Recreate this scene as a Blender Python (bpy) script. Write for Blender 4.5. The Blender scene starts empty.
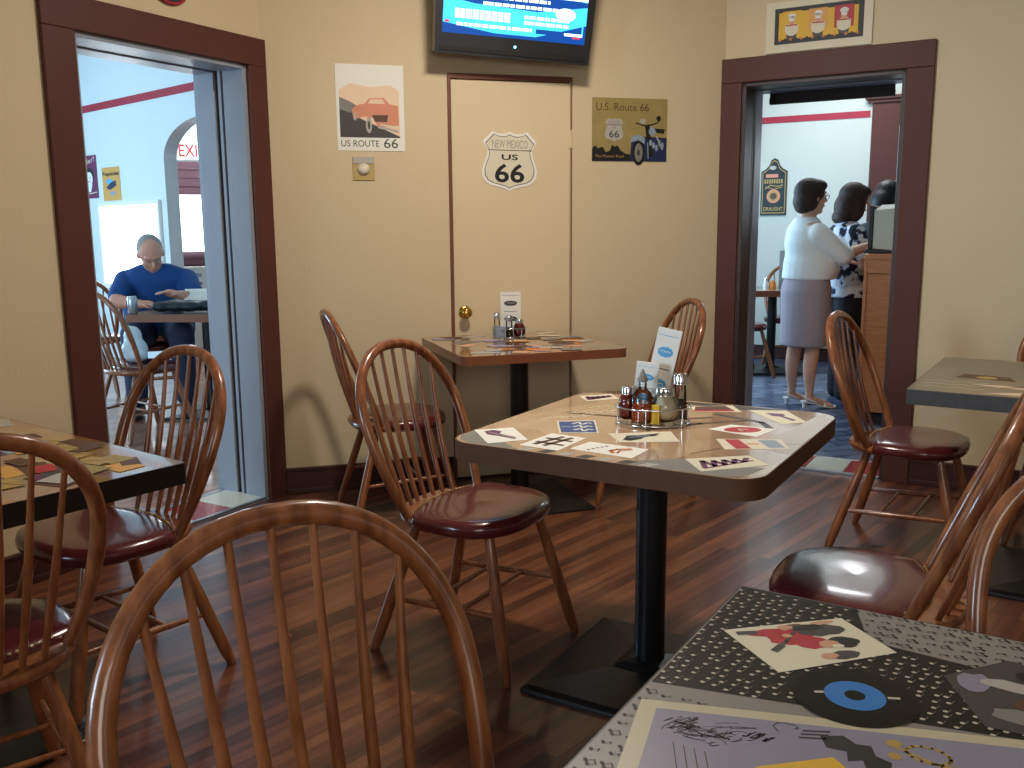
import bpy, bmesh, math, random
from mathutils import Vector, Matrix, Quaternion
R = math.radians
C = bpy.context.scene.collection
rnd = random.Random(66)

# ------------------------------------------------------------------ materials
def srgb(r, g, b):
    f = lambda c: (c/255/12.92) if c/255 <= .04045 else ((c/255+.055)/1.055)**2.4
    return (f(r), f(g), f(b), 1)

def mat(name, col, rough=.5, metal=0, coat=0, spec=.5, bump=0, bscale=40, var=0, vscale=6, alpha=None, trans=0, ior=1.45, emit=None, estr=0):
    m = bpy.data.materials.new(name); m.use_nodes = True
    nt = m.node_tree; b = nt.nodes['Principled BSDF']
    b.inputs['Base Color'].default_value = col
    b.inputs['Roughness'].default_value = rough; b.inputs['Metallic'].default_value = metal
    b.inputs['Coat Weight'].default_value = coat; b.inputs['Coat Roughness'].default_value = .08
    b.inputs['Specular IOR Level'].default_value = spec
    b.inputs['Transmission Weight'].default_value = trans; b.inputs['IOR'].default_value = ior
    if emit: b.inputs['Emission Color'].default_value = emit; b.inputs['Emission Strength'].default_value = estr
    tc = nt.nodes.new('ShaderNodeTexCoord')
    n = nt.nodes.new('ShaderNodeTexNoise'); n.inputs['Scale'].default_value = vscale; n.inputs['Detail'].default_value = 4
    nt.links.new(tc.outputs['Object'], n.inputs['Vector'])
    v = nt.nodes.new('ShaderNodeHueSaturation'); v.inputs['Color'].default_value = col
    mr = nt.nodes.new('ShaderNodeMapRange'); mr.inputs[3].default_value = 1-max(var, .02); mr.inputs[4].default_value = 1+max(var, .02)
    nt.links.new(n.outputs['Fac'], mr.inputs[0]); nt.links.new(mr.outputs[0], v.inputs['Value'])
    nt.links.new(v.outputs[0], b.inputs['Base Color'])
    if bump:
        n2 = nt.nodes.new('ShaderNodeTexNoise'); n2.inputs['Scale'].default_value = bscale; n2.inputs['Detail'].default_value = 3
        nt.links.new(tc.outputs['Object'], n2.inputs['Vector'])
        bp = nt.nodes.new('ShaderNodeBump'); bp.inputs['Strength'].default_value = bump; bp.inputs['Distance'].default_value = .004
        nt.links.new(n2.outputs['Fac'], bp.inputs['Height']); nt.links.new(bp.outputs[0], b.inputs['Normal'])
    return m

def ramp(nt, stops, interp='LINEAR'):
    r = nt.nodes.new('ShaderNodeValToRGB'); r.color_ramp.interpolation = interp
    e = r.color_ramp.elements
    e[0].position, e[0].color = stops[0]; e[1].position, e[1].color = stops[-1]
    for p, c in stops[1:-1]:
        k = e.new(p); k.color = c
    return r

def wood(name, c1, c2, rough=.3, coat=.4, scale=(18, 18, 2.2)):
    m = mat(name, c1, rough, coat=coat); nt = m.node_tree; b = nt.nodes['Principled BSDF']
    tc = nt.nodes.new('ShaderNodeTexCoord'); mp = nt.nodes.new('ShaderNodeMapping'); mp.inputs['Scale'].default_value = scale
    n = nt.nodes.new('ShaderNodeTexNoise'); n.inputs['Scale'].default_value = 2.5; n.inputs['Detail'].default_value = 6
    r = ramp(nt, [(.3, c2), (.7, c1)])
    nt.links.new(tc.outputs['Object'], mp.inputs[0]); nt.links.new(mp.outputs[0], n.inputs['Vector'])
    nt.links.new(n.outputs['Fac'], r.inputs[0]); nt.links.new(r.outputs[0], b.inputs['Base Color'])
    return m

def floor_mat(name, cols, ang, width, length, rough, coat, mortar=(.01, .004, .003, 1), mort=.0015, flip=False):
    m = mat(name, cols[0], rough, coat=coat); nt = m.node_tree; b = nt.nodes['Principled BSDF']
    tc = nt.nodes.new('ShaderNodeTexCoord'); mp = nt.nodes.new('ShaderNodeMapping'); mp.inputs['Rotation'].default_value = (0, 0, -ang)
    br = nt.nodes.new('ShaderNodeTexBrick'); br.inputs['Scale'].default_value = 1
    br.inputs['Brick Width'].default_value = length; br.inputs['Row Height'].default_value = width
    br.inputs['Mortar Size'].default_value = mort; br.inputs['Mortar'].default_value = mortar
    br.inputs['Color1'].default_value = (0, 0, 0, 1); br.inputs['Color2'].default_value = (1, 1, 1, 1); br.inputs['Bias'].default_value = 0
    br.offset = .37
    nt.links.new(tc.outputs['Object'], mp.inputs[0]); nt.links.new(mp.outputs[0], br.inputs[0])
    mp2 = nt.nodes.new('ShaderNodeMapping'); mp2.inputs['Scale'].default_value = (1.6, 26, 1)
    n = nt.nodes.new('ShaderNodeTexNoise'); n.inputs['Scale'].default_value = 1.6; n.inputs['Detail'].default_value = 7; n.inputs['Roughness'].default_value = .6
    nt.links.new(mp.outputs[0], mp2.inputs[0]); nt.links.new(mp2.outputs[0], n.inputs['Vector'])
    n3 = nt.nodes.new('ShaderNodeTexNoise'); n3.inputs['Scale'].default_value = 1.1; n3.inputs['Detail'].default_value = 3
    nt.links.new(tc.outputs['Object'], n3.inputs['Vector'])
    ad = nt.nodes.new('ShaderNodeMix'); ad.data_type = 'FLOAT'; ad.inputs[0].default_value = .62
    nt.links.new(br.outputs['Color'], ad.inputs[2]); nt.links.new(n.outputs['Fac'], ad.inputs[3])
    ad2 = nt.nodes.new('ShaderNodeMix'); ad2.data_type = 'FLOAT'; ad2.inputs[0].default_value = .3
    nt.links.new(ad.outputs[0], ad2.inputs[2]); nt.links.new(n3.outputs['Fac'], ad2.inputs[3])
    r = ramp(nt, [(.32, cols[1]), (.49, cols[0]), (.66, cols[2])])
    nt.links.new(ad2.outputs[0], r.inputs[0])
    mx = nt.nodes.new('ShaderNodeMix'); mx.data_type = 'RGBA'; mx.inputs[7].default_value = mortar
    nt.links.new(br.outputs['Fac'], mx.inputs[0]); nt.links.new(r.outputs[0], mx.inputs[6]); nt.links.new(mx.outputs[2], b.inputs['Base Color'])
    rr = nt.nodes.new('ShaderNodeMapRange'); rr.inputs[3].default_value = rough-.06; rr.inputs[4].default_value = rough+.1
    nt.links.new(n3.outputs['Fac'], rr.inputs[0]); nt.links.new(rr.outputs[0], b.inputs['Roughness'])
    return m

def collage(name, cols, scale, rough=.14, coat=.9, stretch=(1, 1, 1), rot=0):
    m = mat(name, cols[0], rough, coat=coat); nt = m.node_tree; b = nt.nodes['Principled BSDF']
    b.inputs['Coat Roughness'].default_value = .05
    tc = nt.nodes.new('ShaderNodeTexCoord'); mp = nt.nodes.new('ShaderNodeMapping'); mp.inputs['Scale'].default_value = stretch; mp.inputs['Rotation'].default_value = (0, 0, rot)
    v = nt.nodes.new('ShaderNodeTexVoronoi'); v.distance = 'CHEBYCHEV'; v.inputs['Scale'].default_value = scale
    nt.links.new(tc.outputs['Object'], mp.inputs[0]); nt.links.new(mp.outputs[0], v.inputs['Vector'])
    sp = nt.nodes.new('ShaderNodeSeparateColor'); nt.links.new(v.outputs['Color'], sp.inputs[0])
    n = nt.nodes.new('ShaderNodeTexNoise'); n.inputs['Scale'].default_value = scale*3; n.inputs['Detail'].default_value = 5
    nt.links.new(mp.outputs[0], n.inputs['Vector'])
    mx = nt.nodes.new('ShaderNodeMix'); mx.data_type = 'FLOAT'; mx.inputs[0].default_value = .35
    nt.links.new(sp.outputs[0], mx.inputs[2]); nt.links.new(n.outputs['Fac'], mx.inputs[3])
    k = len(cols)
    r = ramp(nt, [(.14+.72*i/(k-1), c) for i, c in enumerate(cols)])
    nt.links.new(mx.outputs[0], r.inputs[0]); nt.links.new(r.outputs[0], b.inputs['Base Color'])
    return m

M = {}
M['wall'] = mat('painted plaster', srgb(212, 194, 160), .62, bump=.35, bscale=90, var=.03, vscale=1.5)
M['doorpaint'] = mat('cream door paint', srgb(219, 200, 165), .5, var=.02, vscale=1.5)
M['ceil'] = mat('ceiling paint', srgb(225, 218, 205), .9)
M['trim'] = mat('brown trim paint', srgb(88, 52, 45), .5, spec=.3, bump=.15, bscale=60, var=.06, vscale=5)
M['redtrim'] = mat('reddish brown frame', srgb(118, 66, 50), .45)
M['base'] = mat('dark baseboard', srgb(62, 30, 26), .45)
M['jamb'] = mat('grey jamb paint', srgb(150, 158, 172), .35, bump=.1, bscale=50, var=.06)
M['jambdark'] = mat('dark brown jamb', srgb(66, 48, 46), .4)
M['slot'] = mat('dark track slot', srgb(34, 22, 20), .7)
M['floor'] = floor_mat('oak strip floor', [srgb(100, 58, 42), srgb(56, 30, 25), srgb(134, 82, 54)], R(79), .042, 2.6, .3, .25, mort=.0007)
M['lfloor'] = floor_mat('left room strip floor', [srgb(150, 105, 85), srgb(110, 70, 55), srgb(180, 135, 110)], R(80), .06, .9, .3, .3)
M['rfloor'] = floor_mat('slate floor', [srgb(78, 90, 118), srgb(50, 58, 80), srgb(112, 124, 150)], R(45), .11, .24, .3, .3, srgb(40, 40, 48), .008)
M['lwall'] = mat('pale wall', srgb(216, 226, 232), .7, bump=.3, bscale=80, var=.02)
M['rwall'] = mat('pale green white wall', srgb(200, 204, 196), .7, bump=.3, bscale=80, var=.02)
M['stripe'] = mat('red border stripe', srgb(165, 42, 62), .6)
M['tilew'] = mat('cream tile', srgb(205, 205, 190), .25, coat=.3)
M['tiler'] = mat('red tile', srgb(158, 42, 52), .25, coat=.3)
M['alu'] = mat('aluminium', srgb(170, 175, 180), .3, metal=.9)
M['chairwood'] = wood('varnished chair wood', srgb(158, 98, 60), srgb(106, 58, 34), .3, .45)
M['spindlewood'] = M['chairwood']
M['vinyl'] = mat('burgundy vinyl', srgb(86, 32, 32), .24, coat=.5, var=.04)
M['nail'] = mat('brass nail heads', srgb(200, 170, 120), .3, metal=1)
M['black'] = mat('black cast metal', srgb(22, 22, 24), .35, var=.1, bump=.2, bscale=40)
M['chrome'] = mat('chrome', srgb(215, 218, 222), .12, metal=1)
M['brass'] = mat('polished brass', srgb(205, 165, 80), .2, metal=1)
def thin_glass():
    m = bpy.data.materials.new('clear glass'); m.use_nodes = True; nt = m.node_tree; nt.nodes.clear()
    o = nt.nodes.new('ShaderNodeOutputMaterial'); t = nt.nodes.new('ShaderNodeBsdfTransparent'); t.inputs[0].default_value = (.98, .99, .99, 1)
    g = nt.nodes.new('ShaderNodeBsdfGlossy'); g.inputs['Roughness'].default_value = .04; f = nt.nodes.new('ShaderNodeFresnel'); f.inputs[0].default_value = 1.6
    x = nt.nodes.new('ShaderNodeMixShader'); nt.links.new(f.outputs[0], x.inputs[0]); nt.links.new(t.outputs[0], x.inputs[1]); nt.links.new(g.outputs[0], x.inputs[2]); nt.links.new(x.outputs[0], o.inputs[0]); return m
M['glass'] = thin_glass()
M['white'] = mat('white paper', srgb(238, 236, 228), .6)
M['pcream'] = mat('poster cream', srgb(196, 186, 158), .35)
M['plav'] = mat('poster lavender', srgb(140, 136, 158), .35, coat=.15, var=.08, vscale=20)
M['cream'] = mat('cream paper', srgb(222, 214, 190), .55)
M['ink'] = mat('black ink', srgb(24, 22, 24), .5)
M['dgrey'] = mat('dark grey print', srgb(66, 62, 60), .5)
M['mgrey'] = mat('mid grey print', srgb(130, 126, 120), .5)
M['lgrey'] = mat('light grey print', srgb(178, 172, 164), .4)
M['blue'] = mat('blue ink', srgb(52, 78, 140), .4)
M['cyan'] = mat('light blue ink', srgb(90, 170, 220), .5)
M['label_blue'] = mat('record label blue', srgb(20, 120, 200), .35, coat=.5)
M['red'] = mat('red ink', srgb(178, 38, 52), .5)
M['orange'] = mat('orange ink', srgb(206, 120, 50), .5)
M['yellow'] = mat('yellow ink', srgb(222, 176, 40), .5)
M['purple'] = mat('purple ink', srgb(104, 52, 92), .5)
M['salmon'] = mat('salmon print', srgb(214, 140, 110), .5)
M['peach'] = mat('peach print', srgb(236, 206, 176), .5)
M['olive'] = mat('olive print', srgb(156, 138, 84), .55, var=.25, vscale=14)
M['navy'] = mat('navy print', srgb(34, 44, 80), .5)
M['steelblue'] = mat('blue grey print', srgb(140, 156, 172), .5)
M['lav'] = mat('lavender print', srgb(164, 154, 182), .4, var=.08, vscale=20)
M['flesh'] = mat('flesh print', srgb(206, 156, 124), .5)
M['brownp'] = mat('brown print', srgb(92, 60, 42), .5)
M['gold'] = mat('gold paint', srgb(176, 146, 80), .45)
M['dgreen'] = mat('dark green sign', srgb(26, 36, 36), .5)
M['maroon'] = mat('maroon poster', srgb(112, 38, 84), .5)
M['mustard'] = mat('mustard poster', srgb(216, 160, 80), .5)
M['frosted'] = mat('white tag', srgb(230, 230, 230), .5)
M['tvplastic'] = mat('tv plastic', srgb(40, 40, 42), .3, coat=.3)
M['tvback'] = mat('tv lower bezel', srgb(58, 58, 62), .3)
M['switch'] = mat('ivory switch plate', srgb(188, 160, 100), .4)
M['counter'] = wood('counter wood', srgb(196, 124, 70), srgb(170, 98, 52), .4, .3, (4, 4, 30))
M['beige'] = mat('beige plastic', srgb(190, 188, 176), .5)
M['skin'] = mat('skin', srgb(214, 164, 140), .5, var=.04)
M['skinm'] = mat('ruddy skin', srgb(206, 150, 128), .5, var=.04)
M['hairb'] = mat('dark brown hair', srgb(52, 32, 26), .65, bump=1, bscale=60, var=.4, vscale=40)
M['hairk'] = mat('black hair', srgb(24, 20, 22), .45, bump=.8, bscale=70)
M['hairg'] = mat('short grey hair', srgb(150, 146, 146), .7, bump=.5, bscale=200)
M['sweater'] = mat('white knit', srgb(236, 236, 236), .8, bump=.4, bscale=120)
M['skirt'] = mat('grey lavender skirt', srgb(168, 152, 160), .85, bump=.3, bscale=120)
M['tee'] = mat('blue t-shirt', srgb(14, 66, 128), .8, bump=.3, bscale=90)
M['jeans'] = mat('dark jeans', srgb(44, 52, 78), .85, bump=.3, bscale=120)
M['slacks'] = mat('black slacks', srgb(26, 26, 34), .8)
M['shoe'] = mat('black shoe', srgb(24, 24, 28), .4)
M['sandal'] = mat('white sandal', srgb(228, 226, 224), .4)
M['dcloth'] = mat('black jacket cloth', srgb(24, 34, 46), .45, bump=.6, bscale=30)
M['bag'] = mat('pale plastic bag', srgb(206, 220, 228), .3, bump=.9, bscale=25)
M['oil'] = mat('amber sauce', srgb(176, 62, 18), .1, coat=.5)
M['cheese'] = mat('grated cheese', srgb(240, 226, 190), .8, bump=.8, bscale=300)
M['pepper'] = mat('ground pepper', srgb(84, 76, 70), .8, bump=.6, bscale=300)
M['flakes'] = mat('red pepper flakes', srgb(140, 34, 22), .7, bump=.8, bscale=300, var=.4, vscale=300)
M['salt'] = mat('salt', srgb(228, 228, 228), .8)
M['sky'] = mat('bright daylight pane', (1, 1, 1, 1), .5, emit=(.86, .94, 1, 1), estr=6)
M['curtain'] = mat('sheer curtain', srgb(200, 214, 235), .8)
M['exit'] = mat('exit sign face', srgb(240, 240, 232), .5, emit=(1, .96, .9, 1), estr=.6)
M['shade'] = mat('brown window shade', srgb(110, 76, 84), .8)
M['screen_d'] = mat('screen dark blue', (0, 0, 0, 1), .2, emit=srgb(16, 70, 150), estr=1.3)
M['screen_b'] = mat('screen blue', (0, 0, 0, 1), .2, emit=srgb(60, 180, 245), estr=2.0)
M['screen_w'] = mat('screen white', (0, 0, 0, 1), .2, emit=srgb(225, 245, 255), estr=2.0)
M['screen_r'] = mat('screen red', (0, 0, 0, 1), .2, emit=srgb(230, 60, 60), estr=1.2)
M['led'] = mat('blue power light', (0, 0, 0, 1), .2, emit=srgb(110, 190, 255), estr=6)
M['lamp'] = mat('lamp diffuser', (1, 1, 1, 1), .5, emit=(1, .86, .66, 1), estr=1.5)
M['blouse'] = mat('blouse', srgb(205, 208, 214), .8)
def _blouse():
    m = M['blouse']; nt = m.node_tree; b = nt.nodes['Principled BSDF']
    tc = nt.nodes.new('ShaderNodeTexCoord'); v = nt.nodes.new('ShaderNodeTexNoise'); v.inputs['Scale'].default_value = 13; v.inputs['Detail'].default_value = 2.5
    nt.links.new(tc.outputs['Object'], v.inputs['Vector'])
    r = ramp(nt, [(.44, srgb(20, 24, 44)), (.47, srgb(110, 126, 160)), (.5, srgb(206, 212, 222)), (.62, srgb(222, 226, 232))])
    nt.links.new(v.outputs['Fac'], r.inputs[0]); nt.links.new(r.outputs[0], b.inputs['Base Color'])
_blouse()
M['top_mid'] = collage('sports collage top', [srgb(140, 112, 90), srgb(196, 162, 130), srgb(206, 174, 142), srgb(178, 142, 112), srgb(198, 164, 132)], 3.2, stretch=(1.3, .8, 1), rot=.5)
M['edge_mid'] = mat('wood grain edge band', srgb(88, 60, 42), .6, spec=.2, var=.2, vscale=30)
M['top_left'] = collage('ticket collage top', [srgb(60, 56, 52), srgb(150, 122, 64), srgb(176, 140, 72), srgb(150, 60, 40), srgb(150, 136, 120), srgb(190, 150, 84), srgb(96, 76, 54)], 9, stretch=(1, 1.7, 1))
M['top_back'] = collage('picture collage top', [srgb(120, 76, 52), srgb(170, 116, 76), srgb(142, 120, 110), srgb(176, 150, 124), srgb(130, 70, 50)], 6)
M['top_right'] = collage('map collage top', [srgb(96, 90, 80), srgb(128, 118, 98), srgb(110, 104, 92), srgb(150, 128, 96), srgb(106, 98, 88)], 2.6, rough=.3, coat=.25)
M['edge_dark'] = mat('black edge band', srgb(30, 25, 24), .35)
M['edge_back'] = mat('red brown wood edge', srgb(128, 74, 48), .35, coat=.3, var=.15, vscale=20)
M['edge_right'] = mat('mottled charcoal edge', srgb(66, 64, 64), .45, var=.35, vscale=60)
M['notes_dark'] = mat('dark sheet', srgb(22, 21, 20), .35, coat=.1, spec=.25)
M['notes_light'] = mat('grey sheet', srgb(138, 132, 126), .35, coat=.15)
M['sheetcream'] = mat('cream note print', srgb(196, 188, 168), .4)
M['vinylrec'] = mat('record black', srgb(8, 8, 8), .3, coat=.12, spec=.25)

# ------------------------------------------------------------------ mesh builder
class MB:
    def __init__(s): s.v = []; s.f = []; s.m = []; s.sm = []; s.mats = []; s.T = Matrix.Identity(4)
    def mi(s, m):
        m = M[m] if isinstance(m, str) else m
        if m not in s.mats: s.mats.append(m)
        return s.mats.index(m)
    def add(s, vs, fs, m, smooth=False):
        o = len(s.v); s.v += [tuple(s.T @ Vector(v)) for v in vs]; k = s.mi(m)
        for f in fs: s.f.append(tuple(i+o for i in f)); s.m.append(k); s.sm.append(smooth)
        return s
    def box(s, x0, x1, y0, y1, z0, z1, m):
        vs = [(x, y, z) for z in (z0, z1) for y in (y0, y1) for x in (x0, x1)]
        return s.add(vs, [(0, 2, 3, 1), (4, 5, 7, 6), (0, 1, 5, 4), (2, 6, 7, 3), (0, 4, 6, 2), (1, 3, 7, 5)], m)
    def prism(s, pts, z0, z1, m, side=None, smooth=False):
        n = len(pts); a = sum(pts[i][0]*pts[(i+1) % n][1]-pts[(i+1) % n][0]*pts[i][1] for i in range(n))
        if a < 0: pts = pts[::-1]
        s.add([(x, y, z1) for x, y in pts], [tuple(range(n))], m)
        s.add([(x, y, z0) for x, y in pts], [tuple(range(n))[::-1]], m)
        s.add([(x, y, z0) for x, y in pts]+[(x, y, z1) for x, y in pts], [(i, (i+1) % n, n+(i+1) % n, n+i) for i in range(n)], side or m, smooth)
        return s
    def poly(s, pts, z, m):
        n = len(pts); a = sum(pts[i][0]*pts[(i+1) % n][1]-pts[(i+1) % n][0]*pts[i][1] for i in range(n))
        if a < 0: pts = pts[::-1]
        return s.add([(x, y, z) for x, y in pts], [tuple(range(n))], m)
    def disc(s, x, y, r, z, m, ry=None, n=20, rot=0):
        ry = ry or r; c, t = math.cos(rot), math.sin(rot)
        return s.poly([(x+c*r*math.cos(2*math.pi*i/n)-t*ry*math.sin(2*math.pi*i/n), y+t*r*math.cos(2*math.pi*i/n)+c*ry*math.sin(2*math.pi*i/n)) for i in range(n)], z, m)
    def line(s, pts, w, z, m):
        for a, b in zip(pts, pts[1:]):
            d = Vector((b[0]-a[0], b[1]-a[1]));
            if d.length < 1e-6: continue
            d.normalize(); n = Vector((-d.y, d.x))*w/2; e = d*w*.3
            s.poly([(a[0]-e.x+n.x, a[1]-e.y+n.y), (b[0]+e.x+n.x, b[1]+e.y+n.y), (b[0]+e.x-n.x, b[1]+e.y-n.y), (a[0]-e.x-n.x, a[1]-e.y-n.y)], z, m)
        return s
    def loft(s, rings, m, cap=True, smooth=True, close=False):
        n = len(rings[0]); vs = [p for r in rings for p in r]; k = len(rings); fs = []
        for j in range(k if close else k-1):
            a, b = j*n, ((j+1) % k)*n
            fs += [(a+i, a+(i+1) % n, b+(i+1) % n, b+i) for i in range(n)]
        s.add(vs, fs, m, smooth)
        if cap and not close:
            s.add(rings[0], [tuple(range(n))[::-1]], m); s.add(rings[-1], [tuple(range(n))], m)
        return s
    def tube(s, path, rad, m, n=10, flat=1.0, closed=False, up=None, cap=True):
        P = [Vector(p) for p in path]; k = len(P); rings = []
        T0 = None; N = None
        for i in range(k):
            if closed: t = (P[(i+1) % k]-P[i-1])
            else: t = P[min(i+1, k-1)]-P[max(i-1, 0)]
            t.normalize()
            if N is None:
                N = Vector(up) if up else (Vector((0, 0, 1)) if abs(t.z) < .9 else Vector((1, 0, 0)))
            if up: N = Vector(up)
            N = (N-t*N.dot(t)); N.normalize(); B = t.cross(N)
            r = rad[i] if isinstance(rad, (list, tuple)) else rad
            rings.append([P[i]+N*(math.cos(2*math.pi*q/n)*r*flat)+B*(math.sin(2*math.pi*q/n)*r) for q in range(n)])
        return s.loft(rings, m, cap=cap, close=closed)
    def lathe(s, prof, m, x=0, y=0, z=0, n=20, cap=True):
        rings = [[(x+r*math.cos(2*math.pi*i/n), y+r*math.sin(2*math.pi*i/n), z+h) for i in range(n)] for r, h in prof]
        return s.loft(rings, m, cap=cap)
    def ell(s, c, r, m, n=14, k=9, rot=None):
        q = rot or Matrix.Identity(3); rings = []
        for j in range(k+1):
            t = math.pi*(j+.02)/(k+.04)-math.pi/2
            rings.append([Vector(c)+q @ Vector((r[0]*math.cos(t)*math.cos(2*math.pi*i/n), r[1]*math.cos(t)*math.sin(2*math.pi*i/n), r[2]*math.sin(t))) for i in range(n)])
        return s.loft(rings, m)
    def text(s, body, x, y, h, z, m, width=None, bold=0, rot=0):
        cu = bpy.data.curves.new('t', 'FONT'); cu.body = body; cu.size = 1; cu.offset = bold; cu.resolution_u = 3
        o = bpy.data.objects.new('t', cu); C.objects.link(o); dg = bpy.context.evaluated_depsgraph_get(); dg.update()
        me = bpy.data.meshes.new_from_object(o.evaluated_get(dg)); xs = [v.co.x for v in me.vertices]; ys = [v.co.y for v in me.vertices]
        if xs:
            x0, x1, y0, y1 = min(xs), max(xs), min(ys), max(ys); sy = h/(y1-y0); sx = (width/(x1-x0)) if width else sy
            c, t = math.cos(rot), math.sin(rot)
            pts = [((v.co.x-(x0+x1)/2)*sx, (v.co.y-(y0+y1)/2)*sy) for v in me.vertices]
            s.add([(x+c*a-t*b, y+t*a+c*b, z) for a, b in pts], [tuple(p.vertices) for p in me.polygons], m)
        bpy.data.objects.remove(o); bpy.data.curves.remove(cu); bpy.data.meshes.remove(me)
        return s
    def build(s, name, parent=None, bevel=0, loc=None, world=None):
        me = bpy.data.meshes.new(name); me.from_pydata(s.v, [], s.f)
        for m in s.mats: me.materials.append(m)
        me.polygons.foreach_set('material_index', s.m); me.polygons.foreach_set('use_smooth', s.sm); me.update()
        o = bpy.data.objects.new(name, me); C.objects.link(o)
        if parent: o.parent = parent
        if world is not None: o.matrix_world = world
        elif loc: o.location = loc
        if bevel:
            b = o.modifiers.new('bevel', 'BEVEL'); b.width = bevel; b.segments = 2; b.limit_method = 'ANGLE'; b.angle_limit = R(40)
        return o

def tag(o, label=None, cat=None, group=None, kind=None):
    if label: o['label'] = label
    if cat: o['category'] = cat
    if group: o['group'] = group
    if kind: o['kind'] = kind
    return o
def empty(name, loc=(0, 0, 0), rz=0, label=None, cat=None, group=None):
    o = bpy.data.objects.new(name, None); C.objects.link(o); o.location = loc; o.rotation_euler = (0, 0, rz); o.empty_display_size = .1
    return tag(o, label, cat, group)
def copy_tree(o, parent=None):
    c = o.copy(); C.objects.link(c)
    if parent: c.parent = parent
    for ch in list(KIDS.get(o.name, [])): copy_tree(ch, c)
    return c
KIDS = {}
def index_kids():
    KIDS.clear()
    for o in C.objects:
        if o.parent: KIDS.setdefault(o.parent.name, []).append(o)
def struct(mb, name, bevel=0, world=None, parent=None):
    o = mb.build(name, parent, bevel, world=world)
    if not parent: o['kind'] = 'structure'
    return o

# ------------------------------------------------------------------ room frames
O = Vector((-.3135, 5.9045, 0)); YAW = R(-30)
RM = Matrix.Translation(O) @ Matrix.Rotation(YAW, 4, 'Z')      # room frame: x along the right wall, y away through it
def RW(a, c, z=0): return RM @ Vector((a, c, z))
A = RW(0, -1.683); B = RW(1.683, 0); DB = (B-A).normalized()
def frame(origin, xdir):      # wall frame: x to the viewer's right, y up, z out of the wall
    x = Vector(xdir).normalized(); y = Vector((0, 0, 1)); z = x.cross(y)
    m = Matrix((x, y, z)).transposed().to_4x4(); m.translation = origin; return m
FB = frame(A, DB)
EX = (RM.to_3x3() @ Vector((1, 0, 0))); EC = (RM.to_3x3() @ Vector((0, 1, 0)))
FL = frame(A, EC); FR = frame(B, EX)
H = 3.1; TL, TR = .31, .33
L1, L2, L0, L3 = .10, .973, -.012, 1.107
R1, R2, R0, R3 = .098, .90, -.012, 1.024
OH, CH = 2.05, 2.175
W, S_ = 6.3, -7.2      # room extents along x and y of the room frame

# floor, ceilings
mb = MB(); mb.box(0, W, S_, 0, -.1, 0, 'floor'); struct(mb, 'floor', world=RM)
mb = MB(); mb.prism([(-6.8, 5.2), (-6.8, -6), (-TL, -6), (-TL, 5.2)], -.1, -.001, 'lfloor'); struct(mb, 'floor_left_room', world=RM)
mb = MB(); mb.prism([(-TL, 5.0), (-TL, TR), (W, TR), (W, 5.0)], -.1, -.001, 'rfloor'); struct(mb, 'floor_right_room', world=RM)
mb = MB(); mb.box(-6.9, W, S_, 5.3, H, H+.1, 'ceil'); struct(mb, 'ceiling', world=RM)

# left wall with opening (room side at x=0, other side at x=-TL)
c1, c2 = -1.683-L1, -1.683-L2
def wallmb(): return MB()
mb = MB()
mb.box(-TL, 0, c1, 0, 0, H, 'wall'); mb.box(-TL, 0, S_, c2, 0, H, 'wall'); mb.box(-TL, 0, c2, c1, OH, H, 'wall')
# pale skin of the same wall in the other room
mb.box(-TL-.01, -TL, c1, 0, 0, H, 'lwall'); mb.box(-TL-.01, -TL, S_, c2, 0, H, 'lwall'); mb.box(-TL-.01, -TL, c2, c1, OH, H, 'lwall')
struct(mb, 'wall_left', world=RM)
a1, a2 = 1.683+R1, 1.683+R2
mb = MB()
mb.box(0, a1, 0, TR, 0, H, 'wall'); mb.box(a2, W, 0, TR, 0, H, 'wall'); mb.box(a1, a2, 0, TR, OH, H, 'wall')
mb.box(0, a1, TR, TR+.01, 0, H, 'rwall'); mb.box(a2, W, TR, TR+.01, 0, H, 'rwall'); mb.box(a1, a2, TR, TR+.01, OH, H, 'rwall')
struct(mb, 'wall_right', world=RM)
# chamfer wall
bl = (B-A).length
D0, D1, DH = .893, 1.518, 2.035
mb = MB()
mb.box(-.0, D0, 0, H, -.12, 0, 'wall'); mb.box(D1, bl, 0, H, -.12, 0, 'wall'); mb.box(D0, D1, DH, H, -.12, 0, 'wall')
struct(mb, 'wall_back', world=FB)
# walls behind the camera
mb = MB(); mb.box(0, W, S_-.1, S_, 0, H, 'wall'); struct(mb, 'wall_front', world=RM)
mb = MB(); mb.box(W, W+.1, S_, 0, 0, H, 'wall'); struct(mb, 'wall_side', world=RM)

# casings
def casing(F, t0, t1, t2, t3, sign, n):
    mb = MB(); X = lambda t: sign*t
    for (u0, u1, z0, z1) in ((t0, t1, 0, OH), (t2, t3, 0, OH), (t0, t3, OH, CH)):
        xs = sorted((X(u0), X(u1))); mb.box(xs[0], xs[1], z0, z1, 0, .022, 'trim')
    struct(mb, 'trim_%d' % n, .004, world=F)
casing(FL, L0, L1, L2, L3, -1, 1); casing(FR, R0, R1, R2, R3, 1, 2)
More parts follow.
